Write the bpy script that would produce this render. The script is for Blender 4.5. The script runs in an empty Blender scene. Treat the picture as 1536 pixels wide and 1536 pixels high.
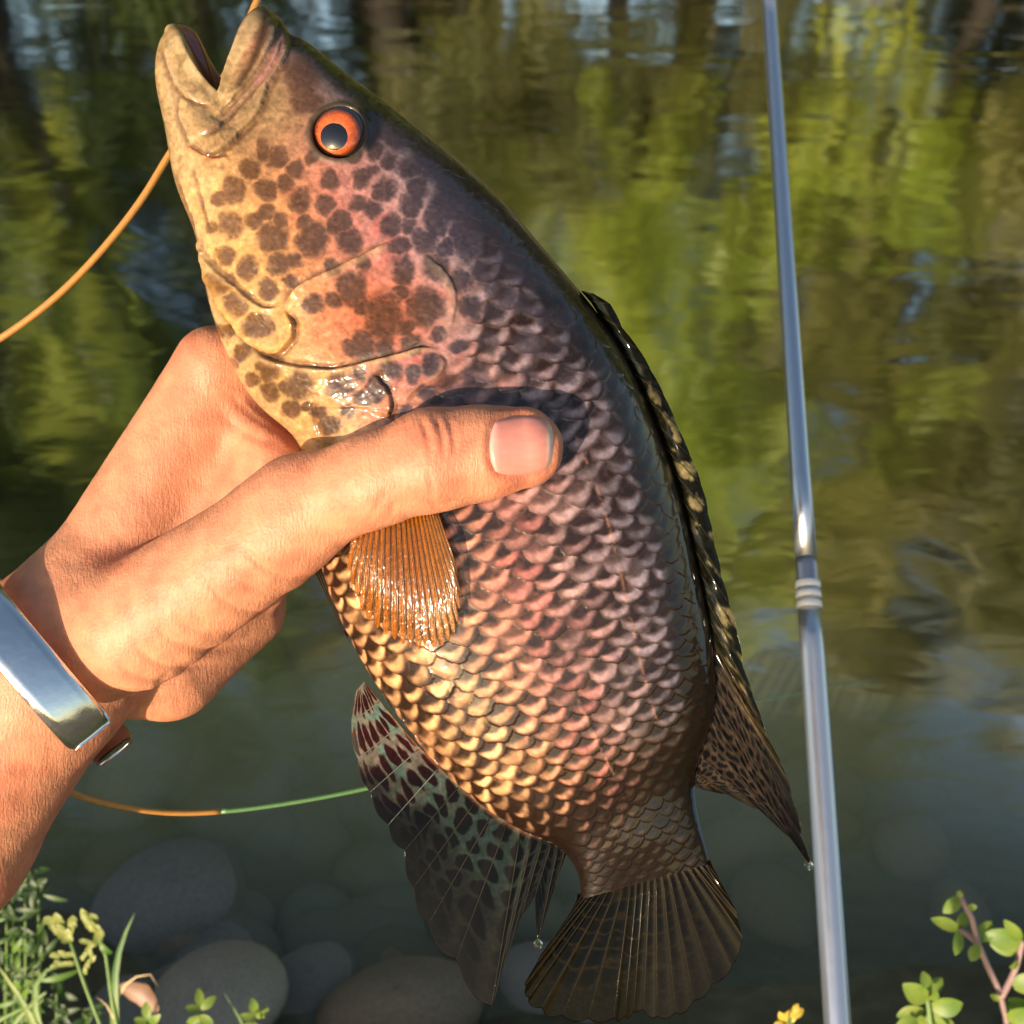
import bpy, math, random
import numpy as np
from mathutils import Vector, Matrix

random.seed(7); RNG = np.random.default_rng(7)
scene = bpy.context.scene
R = math.radians

# ------------------------------------------------------------------ camera, sky, sun, exposure
PITCH = 38.0; FOV = 50.0; CAMH = 0.85; D0 = 300.0       # D0: distance of the held fish in mm
T = math.tan(R(FOV / 2))
cd = bpy.data.cameras.new('camera'); cam = bpy.data.objects.new('camera', cd)
scene.collection.objects.link(cam); scene.camera = cam
cam.location = (0, 0, CAMH); cam.rotation_euler = (R(90 - PITCH), 0, 0)
cd.sensor_width = 36; cd.angle = R(FOV); cd.clip_start = 0.01; cd.clip_end = 2000
cd.dof.use_dof = True; cd.dof.focus_distance = 0.285; cd.dof.aperture_fstop = 22

SUN_EL, SUN_AZ = 9.0, 29.0                              # azimuth: degrees to the left of straight behind the camera
to_sun = Vector((-math.sin(R(SUN_AZ)) * math.cos(R(SUN_EL)), -math.cos(R(SUN_AZ)) * math.cos(R(SUN_EL)), math.sin(R(SUN_EL))))
world = bpy.data.worlds.new('World'); scene.world = world; world.use_nodes = True
wn = world.node_tree.nodes; bg = wn['Background']
sky = wn.new('ShaderNodeTexSky'); sky.sky_type = 'NISHITA'; sky.sun_disc = False
sky.sun_elevation = R(SUN_EL); sky.sun_rotation = math.atan2(to_sun.x, to_sun.y)
sky.air_density = 1.0; sky.dust_density = 1.2
world.node_tree.links.new(sky.outputs[0], bg.inputs[0]); bg.inputs[1].default_value = 0.15
sl = bpy.data.lights.new('sun', 'SUN'); sl.energy = 4.2; sl.angle = R(0.6); sl.color = (1.0, 0.815, 0.64)
so = bpy.data.objects.new('sun', sl); scene.collection.objects.link(so)
so.rotation_euler = to_sun.to_track_quat('Z', 'Y').to_euler(); so.location = (-3, -4, 3)
scene.view_settings.view_transform = 'Standard'; scene.view_settings.look = 'None'
scene.view_settings.gamma = 1; scene.view_settings.exposure = 0.74
scene.render.engine = 'CYCLES'
scene.cycles.max_bounces = 7; scene.cycles.diffuse_bounces = 3; scene.cycles.glossy_bounces = 3; scene.cycles.transparent_max_bounces = 8

# ------------------------------------------------------------------ frames: photo pixel -> place
cp, sp_ = math.cos(R(PITCH)), math.sin(R(PITCH))
C0 = np.array([0, 0, CAMH]); RIGHT = np.array([1., 0, 0]); UP = np.array([0, sp_, cp]); BACK = np.array([0, -cp, sp_])

def H(px, py, z=0.0):
    """pixel + height in mm over the fish's mid plane -> mm in the frame of the held fish (X right, Y up, Z to viewer)"""
    px = np.asarray(px, float); py = np.asarray(py, float); z = np.asarray(z, float) + 0 * px
    d = D0 - z
    return np.stack([(px - 768) / 768 * T * d, (768 - py) / 768 * T * d, z], -1)

def W(h):
    """mm in the held frame -> world metres"""
    h = np.asarray(h, float) * 0.001
    return C0 + h[..., 0:1] * RIGHT + h[..., 1:2] * UP + (h[..., 2:3] - D0 * 0.001) * BACK

def at(px, py, depth):
    d = depth
    return C0 + (px - 768) / 768 * T * d * RIGHT + (768 - py) / 768 * T * d * UP - d * BACK

def on_plane(px, py, h):
    v = at(px, py, 1.0) - C0
    return C0 + v * ((h - CAMH) / v[2])

# ------------------------------------------------------------------ numpy helpers
def spline(xk, yk, x):
    xk = np.asarray(xk, float); yk = np.asarray(yk, float); x = np.asarray(x, float)
    one = yk.ndim == 1
    if one: yk = yk[:, None]
    n = len(xk); h = np.diff(xk)
    A = np.zeros((n, n)); b = np.zeros((n, yk.shape[1])); A[0, 0] = A[-1, -1] = 1
    for i in range(1, n - 1):
        A[i, i - 1] = h[i - 1]; A[i, i] = 2 * (h[i - 1] + h[i]); A[i, i + 1] = h[i]
        b[i] = 6 * ((yk[i + 1] - yk[i]) / h[i] - (yk[i] - yk[i - 1]) / h[i - 1])
    m = np.linalg.solve(A, b)
    j = np.clip(np.searchsorted(xk, x) - 1, 0, n - 2)
    hj = h[j][..., None]; a = (xk[j + 1] - x)[..., None]; c = (x - xk[j])[..., None]
    r = (m[j] * a**3 + m[j + 1] * c**3) / (6 * hj) + (yk[j] / hj - m[j] * hj / 6) * a + (yk[j + 1] / hj - m[j + 1] * hj / 6) * c
    return r[..., 0] if one else r

def sstep(a, b, x):
    t = np.clip((x - a) / (b - a), 0, 1); return t * t * (3 - 2 * t)

def vnoise(x, y, seed=0):
    r = np.random.default_rng(seed).random((256, 256))
    xi = np.floor(x).astype(int); yi = np.floor(y).astype(int); fx = x - xi; fy = y - yi
    fx = fx * fx * (3 - 2 * fx); fy = fy * fy * (3 - 2 * fy)
    g = lambda a, b: r[a & 255, b & 255]
    return (g(xi, yi) * (1 - fx) + g(xi + 1, yi) * fx) * (1 - fy) + (g(xi, yi + 1) * (1 - fx) + g(xi + 1, yi + 1) * fx) * fy

def fbm(x, y, seed=0, oc=4):
    s = 0; a = .5; tot = 0
    for o in range(oc):
        s = s + a * vnoise(x * 2**o + 17 * o, y * 2**o + 5 * o, seed + o); tot += a; a *= .5
    return s / tot

def dpoly(px, py, pts):
    """distance to a polyline; the sign tells the side"""
    best = np.full(px.shape, 1e9); sg = np.ones(px.shape); along = np.zeros(px.shape)
    n = len(pts) - 1
    for i in range(n):
        ax, ay = pts[i]; bx, by = pts[i + 1]; dx, dy = bx - ax, by - ay
        t = np.clip(((px - ax) * dx + (py - ay) * dy) / (dx * dx + dy * dy), 0, 1)
        d = np.hypot(px - ax - t * dx, py - ay - t * dy); c = dx * (py - ay) - dy * (px - ax)
        k = d < best; best = np.where(k, d, best); sg = np.where(k, np.sign(c), sg); along = np.where(k, (i + t) / n, along)
    return best, sg, along

def smooth_line(pts, n=40):
    p = np.array(pts, float); k = np.r_[0, np.cumsum(np.hypot(*np.diff(p[:, :2], axis=0).T))]
    return spline(k, p, np.linspace(0, k[-1], n))

def lin(c):
    c = np.asarray(c, float) / 255.0
    return np.where(c <= .04045, c / 12.92, ((c + .055) / 1.055) ** 2.4)

def ramp(x, stops):
    xs = [s[0] for s in stops]; cs = np.array([s[1] for s in stops], float)
    return np.stack([np.interp(x, xs, cs[:, i]) for i in range(3)], -1)

def mixc(a, b, f):
    f = np.asarray(f)[..., None]; return a * (1 - f) + np.asarray(b, float) * f

# ------------------------------------------------------------------ object helpers
def tag(o, label=None, cat=None, group=None, kind=None):
    if label: o['label'] = label
    if cat: o['category'] = cat
    if group: o['group'] = group
    if kind: o['kind'] = kind
    return o

def setparent(o, p):
    o.parent = p; o.matrix_parent_inverse = p.matrix_world.inverted() if p else Matrix()

def empty(name, loc):
    o = bpy.data.objects.new(name, None); scene.collection.objects.link(o)
    o.location = Vector(loc); o.matrix_world = Matrix.Translation(Vector(loc)); o.empty_display_size = .02
    return o

def mesh(name, verts, faces, mat, parent=None, smooth=True, col=None, vec=None):
    verts = np.asarray(verts, np.float32).reshape(-1, 3)
    me = bpy.data.meshes.new(name)
    if isinstance(faces, np.ndarray):
        nf, k = faces.shape
        me.vertices.add(len(verts)); me.vertices.foreach_set('co', verts.ravel())
        me.loops.add(nf * k); me.loops.foreach_set('vertex_index', faces.astype(np.int32).ravel())
        me.polygons.add(nf); me.polygons.foreach_set('loop_start', np.arange(0, nf * k, k, dtype=np.int32))
        me.polygons.foreach_set('loop_total', np.full(nf, k, np.int32))
        me.update(calc_edges=True)
    else:
        me.from_pydata(verts.tolist(), [], faces); me.update()
    me.validate()
    if smooth: me.polygons.foreach_set('use_smooth', np.ones(len(me.polygons), bool))
    if col is not None:
        a = me.attributes.new('paint', 'FLOAT_COLOR', 'POINT')
        c = np.ones((len(verts), 4), np.float32); c[:, :3] = np.asarray(col).reshape(-1, 3); a.data.foreach_set('color', c.ravel())
    if vec is not None:
        a = me.attributes.new('surf', 'FLOAT_VECTOR', 'POINT'); a.data.foreach_set('vector', np.asarray(vec, np.float32).ravel())
    if mat: me.materials.append(mat)
    o = bpy.data.objects.new(name, me); scene.collection.objects.link(o)
    if parent: setparent(o, parent)
    return o

def gridfaces(n, m, wrap=False):
    i, j = np.meshgrid(np.arange(n - 1), np.arange(m if wrap else m - 1), indexing='ij')
    j2 = (j + 1) % m
    return np.stack([i * m + j, i * m + j2, (i + 1) * m + j2, (i + 1) * m + j], -1).reshape(-1, 4)

def tube_np(pts, rad, seg=10, caps=True):
    p = np.asarray(pts, float); n = len(p); rad = np.broadcast_to(np.asarray(rad, float), (n,))
    t = np.gradient(p, axis=0); t /= np.linalg.norm(t, axis=1, keepdims=True)
    ref = np.array([0, 0, 1.]) if abs(t[0, 2]) < .9 else np.array([1., 0, 0])
    u = np.cross(t[0], ref); u /= np.linalg.norm(u); V = []
    for i in range(n):
        u = u - t[i] * (u @ t[i]); u /= np.linalg.norm(u); w = np.cross(t[i], u)
        a = np.linspace(0, 2 * math.pi, seg, endpoint=False)[:, None]
        V.append(p[i] + rad[i] * (np.cos(a) * u + np.sin(a) * w))
    V = np.concatenate(V); F = gridfaces(n, seg, True).tolist()
    if caps: F += [list(range(seg))[::-1], [(n - 1) * seg + k for k in range(seg)]]
    return V, F

def tube(name, pts, rad, mat, parent=None, seg=10):
    V, F = tube_np(pts, rad, seg); return mesh(name, V, F, mat, parent)

# ------------------------------------------------------------------ materials
def newmat(name):
    m = bpy.data.materials.new(name); m.use_nodes = True
    nt = m.node_tree; return m, nt, nt.nodes, nt.links, nt.nodes['Principled BSDF']

def setp(b, **k):
    for n, v in k.items():
        b.inputs[n.replace('_', ' ')].default_value = v

def simple(name, rgb, rough=.5, noise=.25, scale=60, bump=.2, bscale=None, bdist=.001, obj=True, **k):
    m, nt, N, L, b = newmat(name)
    tc = N.new('ShaderNodeTexCoord'); n1 = N.new('ShaderNodeTexNoise'); n1.inputs['Scale'].default_value = scale; n1.inputs['Detail'].default_value = 5
    L.new(tc.outputs['Object'], n1.inputs['Vector'])
    mp = N.new('ShaderNodeMapRange'); mp.inputs[3].default_value = 1 - noise; mp.inputs[4].default_value = 1 + noise
    L.new(n1.outputs[0], mp.inputs[0])
    mx = N.new('ShaderNodeMix'); mx.data_type = 'RGBA'; mx.blend_type = 'MULTIPLY'; mx.inputs[0].default_value = 1
    mx.inputs[6].default_value = (*rgb, 1); L.new(mp.outputs[0], mx.inputs[7]); L.new(mx.outputs[2], b.inputs['Base Color'])
    if bump:
        n2 = N.new('ShaderNodeTexNoise'); n2.inputs['Scale'].default_value = bscale or scale * 3; n2.inputs['Detail'].default_value = 6
        L.new(tc.outputs['Object'], n2.inputs['Vector'])
        bp = N.new('ShaderNodeBump'); bp.inputs['Strength'].default_value = bump; bp.inputs['Distance'].default_value = bdist
        L.new(n2.outputs[0], bp.inputs['Height']); L.new(bp.outputs[0], b.inputs['Normal'])
    b.inputs['Roughness'].default_value = rough; setp(b, **k)
    return m

def painted(name, rough=.4, coat=.5, coatr=.1, bscale=900, bump=.15, alpha=1.0, sss=0.0, mottled=.18, spec=.5):
    m, nt, N, L, b = newmat(name)
    a = N.new('ShaderNodeAttribute'); a.attribute_name = 'paint'
    tc = N.new('ShaderNodeTexCoord')
    n1 = N.new('ShaderNodeTexNoise'); n1.inputs['Scale'].default_value = bscale * .6; n1.inputs['Detail'].default_value = 4
    L.new(tc.outputs['Object'], n1.inputs['Vector'])
    mp = N.new('ShaderNodeMapRange'); mp.inputs[1].default_value = .3; mp.inputs[2].default_value = .7
    mp.inputs[3].default_value = 1 - mottled; mp.inputs[4].default_value = 1 + mottled; L.new(n1.outputs[0], mp.inputs[0])
    mx = N.new('ShaderNodeMix'); mx.data_type = 'RGBA'; mx.blend_type = 'MULTIPLY'; mx.inputs[0].default_value = 1
    L.new(a.outputs['Color'], mx.inputs[6]); L.new(mp.outputs[0], mx.inputs[7]); L.new(mx.outputs[2], b.inputs['Base Color'])
    n2 = N.new('ShaderNodeTexNoise'); n2.inputs['Scale'].default_value = bscale; n2.inputs['Detail'].default_value = 3
    L.new(tc.outputs['Object'], n2.inputs['Vector'])
    bp = N.new('ShaderNodeBump'); bp.inputs['Strength'].default_value = bump; bp.inputs['Distance'].default_value = .0004
    L.new(n2.outputs[0], bp.inputs['Height']); L.new(bp.outputs[0], b.inputs['Normal'])
    setp(b, Roughness=rough, Coat_Weight=coat, Coat_Roughness=coatr, Specular_IOR_Level=spec)
    if sss: setp(b, Subsurface_Weight=sss, Subsurface_Scale=.002)
    if alpha < 1:
        tr = N.new('ShaderNodeBsdfTransparent'); ms = N.new('ShaderNodeMixShader'); ms.inputs[0].default_value = alpha
        L.new(tr.outputs[0], ms.inputs[1]); L.new(b.outputs[0], ms.inputs[2]); L.new(ms.outputs[0], N['Material Output'].inputs[0])
    return m

def leafmat(name, c1, c2, trans=.35, scale=6, rough=.45):
    m, nt, N, L, b = newmat(name)
    tc = N.new('ShaderNodeTexCoord'); n1 = N.new('ShaderNodeTexNoise'); n1.inputs['Scale'].default_value = scale; n1.inputs['Detail'].default_value = 4
    L.new(tc.outputs['Object'], n1.inputs['Vector'])
    cr = N.new('ShaderNodeValToRGB'); cr.color_ramp.elements[0].color = (*c1, 1); cr.color_ramp.elements[1].color = (*c2, 1)
    cr.color_ramp.elements[0].position = .35; cr.color_ramp.elements[1].position = .65
    L.new(n1.outputs[0], cr.inputs[0]); L.new(cr.outputs[0], b.inputs['Base Color']); setp(b, Roughness=rough)
    t = N.new('ShaderNodeBsdfTranslucent'); L.new(cr.outputs[0], t.inputs[0])
    ms = N.new('ShaderNodeMixShader'); ms.inputs[0].default_value = trans
    L.new(b.outputs[0], ms.inputs[1]); L.new(t.outputs[0], ms.inputs[2]); L.new(ms.outputs[0], N['Material Output'].inputs[0])
    return m

# ------------------------------------------------------------------ ground, water
def ground_h(x, y):
    edge = .34 + .05 * np.sin(x * 3.1 + .6) + .16 * sstep(-.18, -.42, x) + .02 * sstep(.2, .5, x) + .05 * (fbm(x * 4 + 50, y * 4 + 50, 3) - .5)
    near = sstep(.22, -.16, y - edge)                              # 1 on the near bank
    bed = -.05 - .16 * sstep(.1, .9, y - edge) - .35 * sstep(.6, 3.0, y - edge)
    far = sstep(5.6, 7.4, y + .5 * np.sin(x * .5))
    h = bed * (1 - near) + near * (.10 + .05 * sstep(0, -2, y))
    h = h * (1 - far) + far * (.6 + .02 * np.abs(y))
    return h + .012 * (fbm(x * 9 + 90, y * 9 + 90, 11) - .5) * (1 + 4 * far)

def axis(lo, hi, dense_lo, dense_hi, step, n_out):
    a = np.arange(dense_lo, dense_hi, step)
    l = dense_lo - np.geomspace(step, dense_lo - lo, n_out)[::-1]; r = a[-1] + np.geomspace(step, hi - a[-1], n_out)
    return np.r_[l, a, r]

gx = axis(-250, 250, -1.2, 1.2, .02, 45); gy = axis(-250, 300, -.5, 2.6, .02, 50)
X, Y = np.meshgrid(gx, gy, indexing='ij')
m, nt, N, L, b = newmat('mud_and_soil')
tc = N.new('ShaderNodeTexCoord')
n1 = N.new('ShaderNodeTexNoise'); n1.inputs['Scale'].default_value = 5; n1.inputs['Detail'].default_value = 8
n2 = N.new('ShaderNodeTexNoise'); n2.inputs['Scale'].default_value = 45; n2.inputs['Detail'].default_value = 6
L.new(tc.outputs['Object'], n1.inputs['Vector']); L.new(tc.outputs['Object'], n2.inputs['Vector'])
cr = N.new('ShaderNodeValToRGB'); e = cr.color_ramp.elements
e[0].position = .3; e[0].color = (.050, .042, .020, 1); e[1].position = .7; e[1].color = (.17, .14, .065, 1)
L.new(n1.outputs[0], cr.inputs[0])
mx = N.new('ShaderNodeMix'); mx.data_type = 'RGBA'; mx.blend_type = 'OVERLAY'; mx.inputs[0].default_value = .6
L.new(cr.outputs[0], mx.inputs[6]); L.new(n2.outputs[0], mx.inputs[7]); L.new(mx.outputs[2], b.inputs['Base Color'])
bp = N.new('ShaderNodeBump'); bp.inputs['Strength'].default_value = .6; bp.inputs['Distance'].default_value = .02
L.new(n2.outputs[0], bp.inputs['Height']); L.new(bp.outputs[0], b.inputs['Normal']); setp(b, Roughness=.9)
MUD = m
tag(mesh('ground', np.stack([X, Y, ground_h(X, Y)], -1), gridfaces(len(gx), len(gy)), MUD), kind='structure')

m, nt, N, L, b = newmat('murky_stream_water'); N.remove(b)
tc = N.new('ShaderNodeTexCoord')
def wnoise(scale, sx, sy, det, rough=.5, dist=0):
    mp = N.new('ShaderNodeMapping'); mp.inputs['Scale'].default_value = (sx, sy, 1); L.new(tc.outputs['Object'], mp.inputs[0])
    n = N.new('ShaderNodeTexNoise'); n.inputs['Scale'].default_value = scale; n.inputs['Detail'].default_value = det
    n.inputs['Roughness'].default_value = rough; n.inputs['Distortion'].default_value = dist
    L.new(mp.outputs[0], n.inputs['Vector']); return n
na = wnoise(2.6, 1, 1.5, 2, .45, .5); nb = wnoise(11, 1, 2.2, 2, .5, .8)
wv = N.new('ShaderNodeTexWave'); wv.wave_type = 'RINGS'; wv.rings_direction = 'Z'; wv.inputs['Scale'].default_value = 3.2
wv.inputs['Distortion'].default_value = 3.5; wv.inputs['Detail'].default_value = 1.5; wv.inputs['Detail Scale'].default_value = 1.2
rc = on_plane(1385, 930, 0)
mpw = N.new('ShaderNodeMapping'); mpw.inputs['Location'].default_value = (-rc[0], -rc[1], 0); L.new(tc.outputs['Object'], mpw.inputs[0]); L.new(mpw.outputs[0], wv.inputs['Vector'])
ln = N.new('ShaderNodeVectorMath'); ln.operation = 'LENGTH'; L.new(mpw.outputs[0], ln.inputs[0])
fall = N.new('ShaderNodeMapRange'); fall.inputs[1].default_value = .05; fall.inputs[2].default_value = .55; fall.inputs[3].default_value = .45; fall.inputs[4].default_value = 0
L.new(ln.outputs['Value'], fall.inputs[0])
mw = N.new('ShaderNodeMath'); mw.operation = 'MULTIPLY'; L.new(wv.outputs['Fac'], mw.inputs[0]); L.new(fall.outputs[0], mw.inputs[1])
ma = N.new('ShaderNodeMath'); ma.operation = 'MULTIPLY_ADD'; L.new(nb.outputs[0], ma.inputs[0]); ma.inputs[1].default_value = .09; L.new(na.outputs[0], ma.inputs[2])
mb = N.new('ShaderNodeMath'); mb.operation = 'MULTIPLY_ADD'; L.new(mw.outputs[0], mb.inputs[0]); mb.inputs[1].default_value = .10; L.new(ma.outputs[0], mb.inputs[2])
bp = N.new('ShaderNodeBump'); bp.inputs['Strength'].default_value = 1.0; bp.inputs['Distance'].default_value = .0055
L.new(mb.outputs[0], bp.inputs['Height'])
fr = N.new('ShaderNodeFresnel'); fr.inputs['IOR'].default_value = 1.40; L.new(bp.outputs[0], fr.inputs['Normal'])
gl = N.new('ShaderNodeBsdfGlossy'); gl.inputs['Roughness'].default_value = .09; L.new(bp.outputs[0], gl.inputs['Normal'])
tr = N.new('ShaderNodeBsdfTransparent'); tr.inputs[0].default_value = (.70, .72, .66, 1)
df = N.new('ShaderNodeBsdfDiffuse'); df.inputs[0].default_value = (.60, .565, .255, 1)
m1 = N.new('ShaderNodeMixShader'); sep = N.new('ShaderNodeSeparateXYZ'); L.new(tc.outputs['Object'], sep.inputs[0]); dpt = N.new('ShaderNodeMapRange'); dpt.inputs[1].default_value = .50; dpt.inputs[2].default_value = 1.2; dpt.inputs[3].default_value = .08; dpt.inputs[4].default_value = .88; L.new(sep.outputs['Y'], dpt.inputs[0]); L.new(dpt.outputs[0], m1.inputs[0]); L.new(tr.outputs[0], m1.inputs[1]); L.new(df.outputs[0], m1.inputs[2])
m2 = N.new('ShaderNodeMixShader'); L.new(fr.outputs[0], m2.inputs[0]); L.new(m1.outputs[0], m2.inputs[1]); L.new(gl.outputs[0], m2.inputs[2])
L.new(m2.outputs[0], N['Material Output'].inputs[0])
wx = np.linspace(-60, 60, 61); wy = np.linspace(.0, 9, 40); X, Y = np.meshgrid(wx, wy, indexing='ij')
tag(mesh('water', np.stack([X, Y, 0 * X], -1), gridfaces(61, 40), m), kind='structure')

# ------------------------------------------------------------------ stones on the bed
def stone_mesh(seed, n=20, m_=28):
    r = np.random.default_rng(seed)
    th = np.linspace(0.001, math.pi - .001, n)[:, None]; ph = np.linspace(0, 2 * math.pi, m_, endpoint=False)[None]
    x = np.sin(th) * np.cos(ph); y = np.sin(th) * np.sin(ph); z = np.cos(th) + 0 * ph
    k = 1
    for _ in range(7):
        d = r.normal(size=3); d /= np.linalg.norm(d); k = k + .06 * np.cos(2.2 * (x * d[0] + y * d[1] + z * d[2]) + r.random() * 6)
    k = k * .96 + .05 * (fbm(th * 3 + 5 + 0 * ph, np.abs(ph - math.pi) * 2 + 0 * th, seed) - .5)
    return np.stack([x * k, y * k, z * k], -1).reshape(-1, 3), gridfaces(n, m_, True)

STONE = [simple('grey_river_stone', (.19, .165, .135), .6, .5, 18, .4, 60, .004), simple('brown_river_stone', (.20, .145, .085), .6, .5, 16, .4, 60, .004),
         simple('pale_speckled_stone', (.30, .245, .18), .45, .6, 22, .3, 90, .003)]
stone_protos = []
def stone(loc, size, rz, mat, label, group=None, seed=0):
    V, F = stone_mesh(seed)
    o = mesh('stone', V, F, STONE[mat]); o.location = loc; o.scale = size; o.rotation_euler = (0, 0, rz)
    tag(o, label, 'stone', group); return o
def bed_stone(px, py, rx, flat, rz, mat, label, group=None, seed=0, lift=.35):
    p = on_plane(px, py, -.10)
    for _ in range(4): p = on_plane(px, py, float(ground_h(np.array(p[0]), np.array(p[1]))) + lift * rx * .6)
    z = float(ground_h(np.array(p[0]), np.array(p[1])))
    return stone((p[0], p[1], z + lift * rx * .6), (rx, rx * flat, rx * .6), rz, mat, label, group, seed)
bed_stone(318, 1515, .052, .95, .3, 2, 'pale rounded stone breaking the surface beside the weedy bank', None, 1, 1.15)
bed_stone(265, 1365, .072, .85, .5, 0, 'largest dark grey stone under water behind the pale rounded stone', None, 2)
bed_stone(345, 1450, .058, .8, -.4, 0, 'dark stone under water resting between the pale stone and the largest stone', None, 3)
bed_stone(470, 1390, .036, 1.2, .2, 0, 'egg shaped grey stone standing alone under water', None, 4)
bed_stone(600, 1525, .065, .6, .1, 1, 'broad flat brownish stone under water below the spotted fin', None, 5)
bed_stone(560, 1420, .048, .9, .9, 0, 'rounded grey stone under water behind the spotted fin', None, 6)
bed_stone(360, 1205, .062, .8, .2, 1, 'brown stone under water beneath the orange part of the sagging line', None, 8)
bed_stone(225, 1165, .060, .7, .6, 1, 'brown stone under water next to the wrist', None, 9)
for i in range(84):
    px = random.uniform(60, 1500) if i < 46 else random.uniform(180, 720); py = random.uniform(1130, 1530)
    if i < 46 and (px < 650 and py > 1320 or px > 900 and py > 1380): continue
    bed_stone(px, py, random.uniform(.022, .05), random.uniform(.65, 1), random.uniform(0, 3), random.choice((0, 1)),
              'smooth dull river stone lying on the bed under murky water', 'stones scattered on the stream bed', 20 + i % 9, .2)

# ------------------------------------------------------------------ trees of the far bank (seen in the water's reflection)
BARK = simple('bark', (.034, .029, .02), .9, .4, 9, .8, 25, .03)
LEAF = [leafmat('dark_tree_leaves', (.035, .060, .012), (.075, .115, .022), .35, .8), leafmat('bright_tree_leaves', (.17, .25, .025), (.38, .44, .05), .45, .8),
        leafmat('olive_tree_leaves', (.085, .10, .025), (.17, .17, .04), .4, .8)]
def crown_mesh(seed, nclump, nleaf, size, open_=0.0):
    r = np.random.default_rng(seed); V = []
    for c in range(nclump):
        d = r.normal(size=3); d /= np.linalg.norm(d); k = r.random() ** .45
        cc = d * k; cr = r.uniform(.13, .27)
        n = int(nleaf * r.uniform(.6, 1.3)); q = r.normal(size=(n, 3)); q /= np.linalg.norm(q, axis=1, keepdims=True)
        p = cc + q * (cr * r.random((n, 1)) ** .5) * [1, 1, .65]
        a = r.normal(size=(n, 3)); a /= np.linalg.norm(a, axis=1, keepdims=True); b2 = np.cross(a, r.normal(size=(n, 3))); b2 /= np.linalg.norm(b2, axis=1, keepdims=True)
        s = size * r.uniform(.7, 1.4, (n, 1))
        V.append(np.stack([p - a * s, p - b2 * s * .45 + a * s * .1, p + a * s, p + b2 * s * .45 + a * s * .1], 1))
    V = np.concatenate(V); n = len(V)
    return V.reshape(-1, 3), np.arange(n * 4).reshape(-1, 4)
CROWNS = [crown_mesh(1, 80, 130, .035), crown_mesh(2, 75, 110, .035), crown_mesh(3, 45, 95, .034)]
crown_cache = {}
def tree(name, x, y, h, rx, rz_, cz, kind, shape, label, lean=(0, 0)):
    z0 = float(ground_h(np.array(x), np.array(y))) - .1
    root = empty(name, (x, y, z0)); tag(root, label, 'tree', 'trees along the far bank')
    top = np.array([x + lean[0], y + lean[1], cz])
    ks = np.linspace(0, 1, 9)[:, None]; base = np.array([x, y, z0])
    path = base + (top - base) * ks + np.stack([.15 * np.sin(ks[:, 0] * 5 + x), .1 * np.sin(ks[:, 0] * 4), 0 * ks[:, 0]], -1)
    Vs, Fs = tube_np(path, np.linspace(.013 * h, .005 * h, 9), 10); Vs = [Vs]; Fs = list(Fs); off = len(Vs[0])
    rr = random.Random(int(x * 31 + y * 7))
    for k in range(7):
        a = rr.uniform(0, 6.28); s0 = path[4 + k % 5]; e0 = s0 + np.array([math.cos(a) * rx * .75, math.sin(a) * rx * .75, rr.uniform(.1, .6) * rz_])
        kk = np.linspace(0, 1, 5)[:, None]; v, f = tube_np(s0 + (e0 - s0) * kk + np.array([0, 0, .12 * rz_]) * (kk * (1 - kk)) * 4, np.linspace(.007 * h, .002 * h, 5), 6)
        Vs.append(v); Fs += [[i + off for i in q] for q in f]; off += len(v)
    mesh('trunk', np.concatenate(Vs), Fs, BARK, root)
    key = (kind, shape)
    if key not in crown_cache:
        V, F = CROWNS[shape]; o = mesh('crown', V, F, LEAF[kind], None, smooth=False); crown_cache[key] = o.data
    else:
        o = bpy.data.objects.new('crown', crown_cache[key]); scene.collection.objects.link(o)
    o.location = top; o.scale = (rx, rx * .85, rz_); o.rotation_euler = (0, 0, rr.uniform(0, 6))
    bpy.context.view_layer.update(); setparent(o, root)
    return root
TREES = [
 ('dark_tree', -6.2, 7.4, 10, 2.8, 4.2, 4.6, 0, 0, 'dense dark green tree leaning over the far bank'),
 ('dark_tree', -3.4, 7.6, 11, 2.6, 4.8, 5.4, 0, 0, 'tall dark green tree beside the leaning one on the far bank'),
 ('bright_tree', -2.9, 6.6, 5, .55, 1.5, 2.6, 1, 1, 'slim bright green sapling in front of the dark trees'),
 ('olive_tree', -.8, 8.0, 11, 2.2, 4.2, 5.2, 2, 1, 'olive green tree with an open crown near the middle of the far bank'),
 ('bright_tree', .5, 6.9, 6, 1.0, 1.3, 2.0, 1, 1, 'low bright yellow green tree catching the sun on the far bank'),
 ('bright_tree', 1.9, 7.4, 5, 1.9, 3.0, 3.3, 1, 1, 'bright green tree with sky showing through its crown'),
 ('olive_tree', 4.3, 7.4, 9, 2.2, 3.4, 3.9, 2, 1, 'broad olive green tree to one side of the far bank'),
 ('bright_tree', 6.6, 7.6, 8, 2.2, 2.6, 3.2, 1, 1, 'rounded light green tree at the end of the far row'),
 ('olive_tree', 3.0, 7.4, 5, 2.2, 4.2, 4.9, 2, 1, 'tall thin crowned tree reaching over the water'),
 ('olive_tree', 1.1, 7.9, 11, 2.0, 3.0, 6.2, 2, 1, 'round crowned olive tree between the sunny trees'),
 ('olive_tree', 5.4, 8.0, 6, 2.2, 3.4, 5.2, 2, 1, 'spreading olive tree above the rounded light green one'),
 ('dark_tree', -9.4, 7.6, 10, 2.8, 4.0, 4.6, 0, 0, 'wide dark green tree at the shaded end of the row'),
 ('olive_tree', 9.6, 7.9, 9, 2.6, 3.0, 4.0, 2, 1, 'olive green tree at the sunny end of the row')]
for t_ in TREES: tree(*t_)
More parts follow.
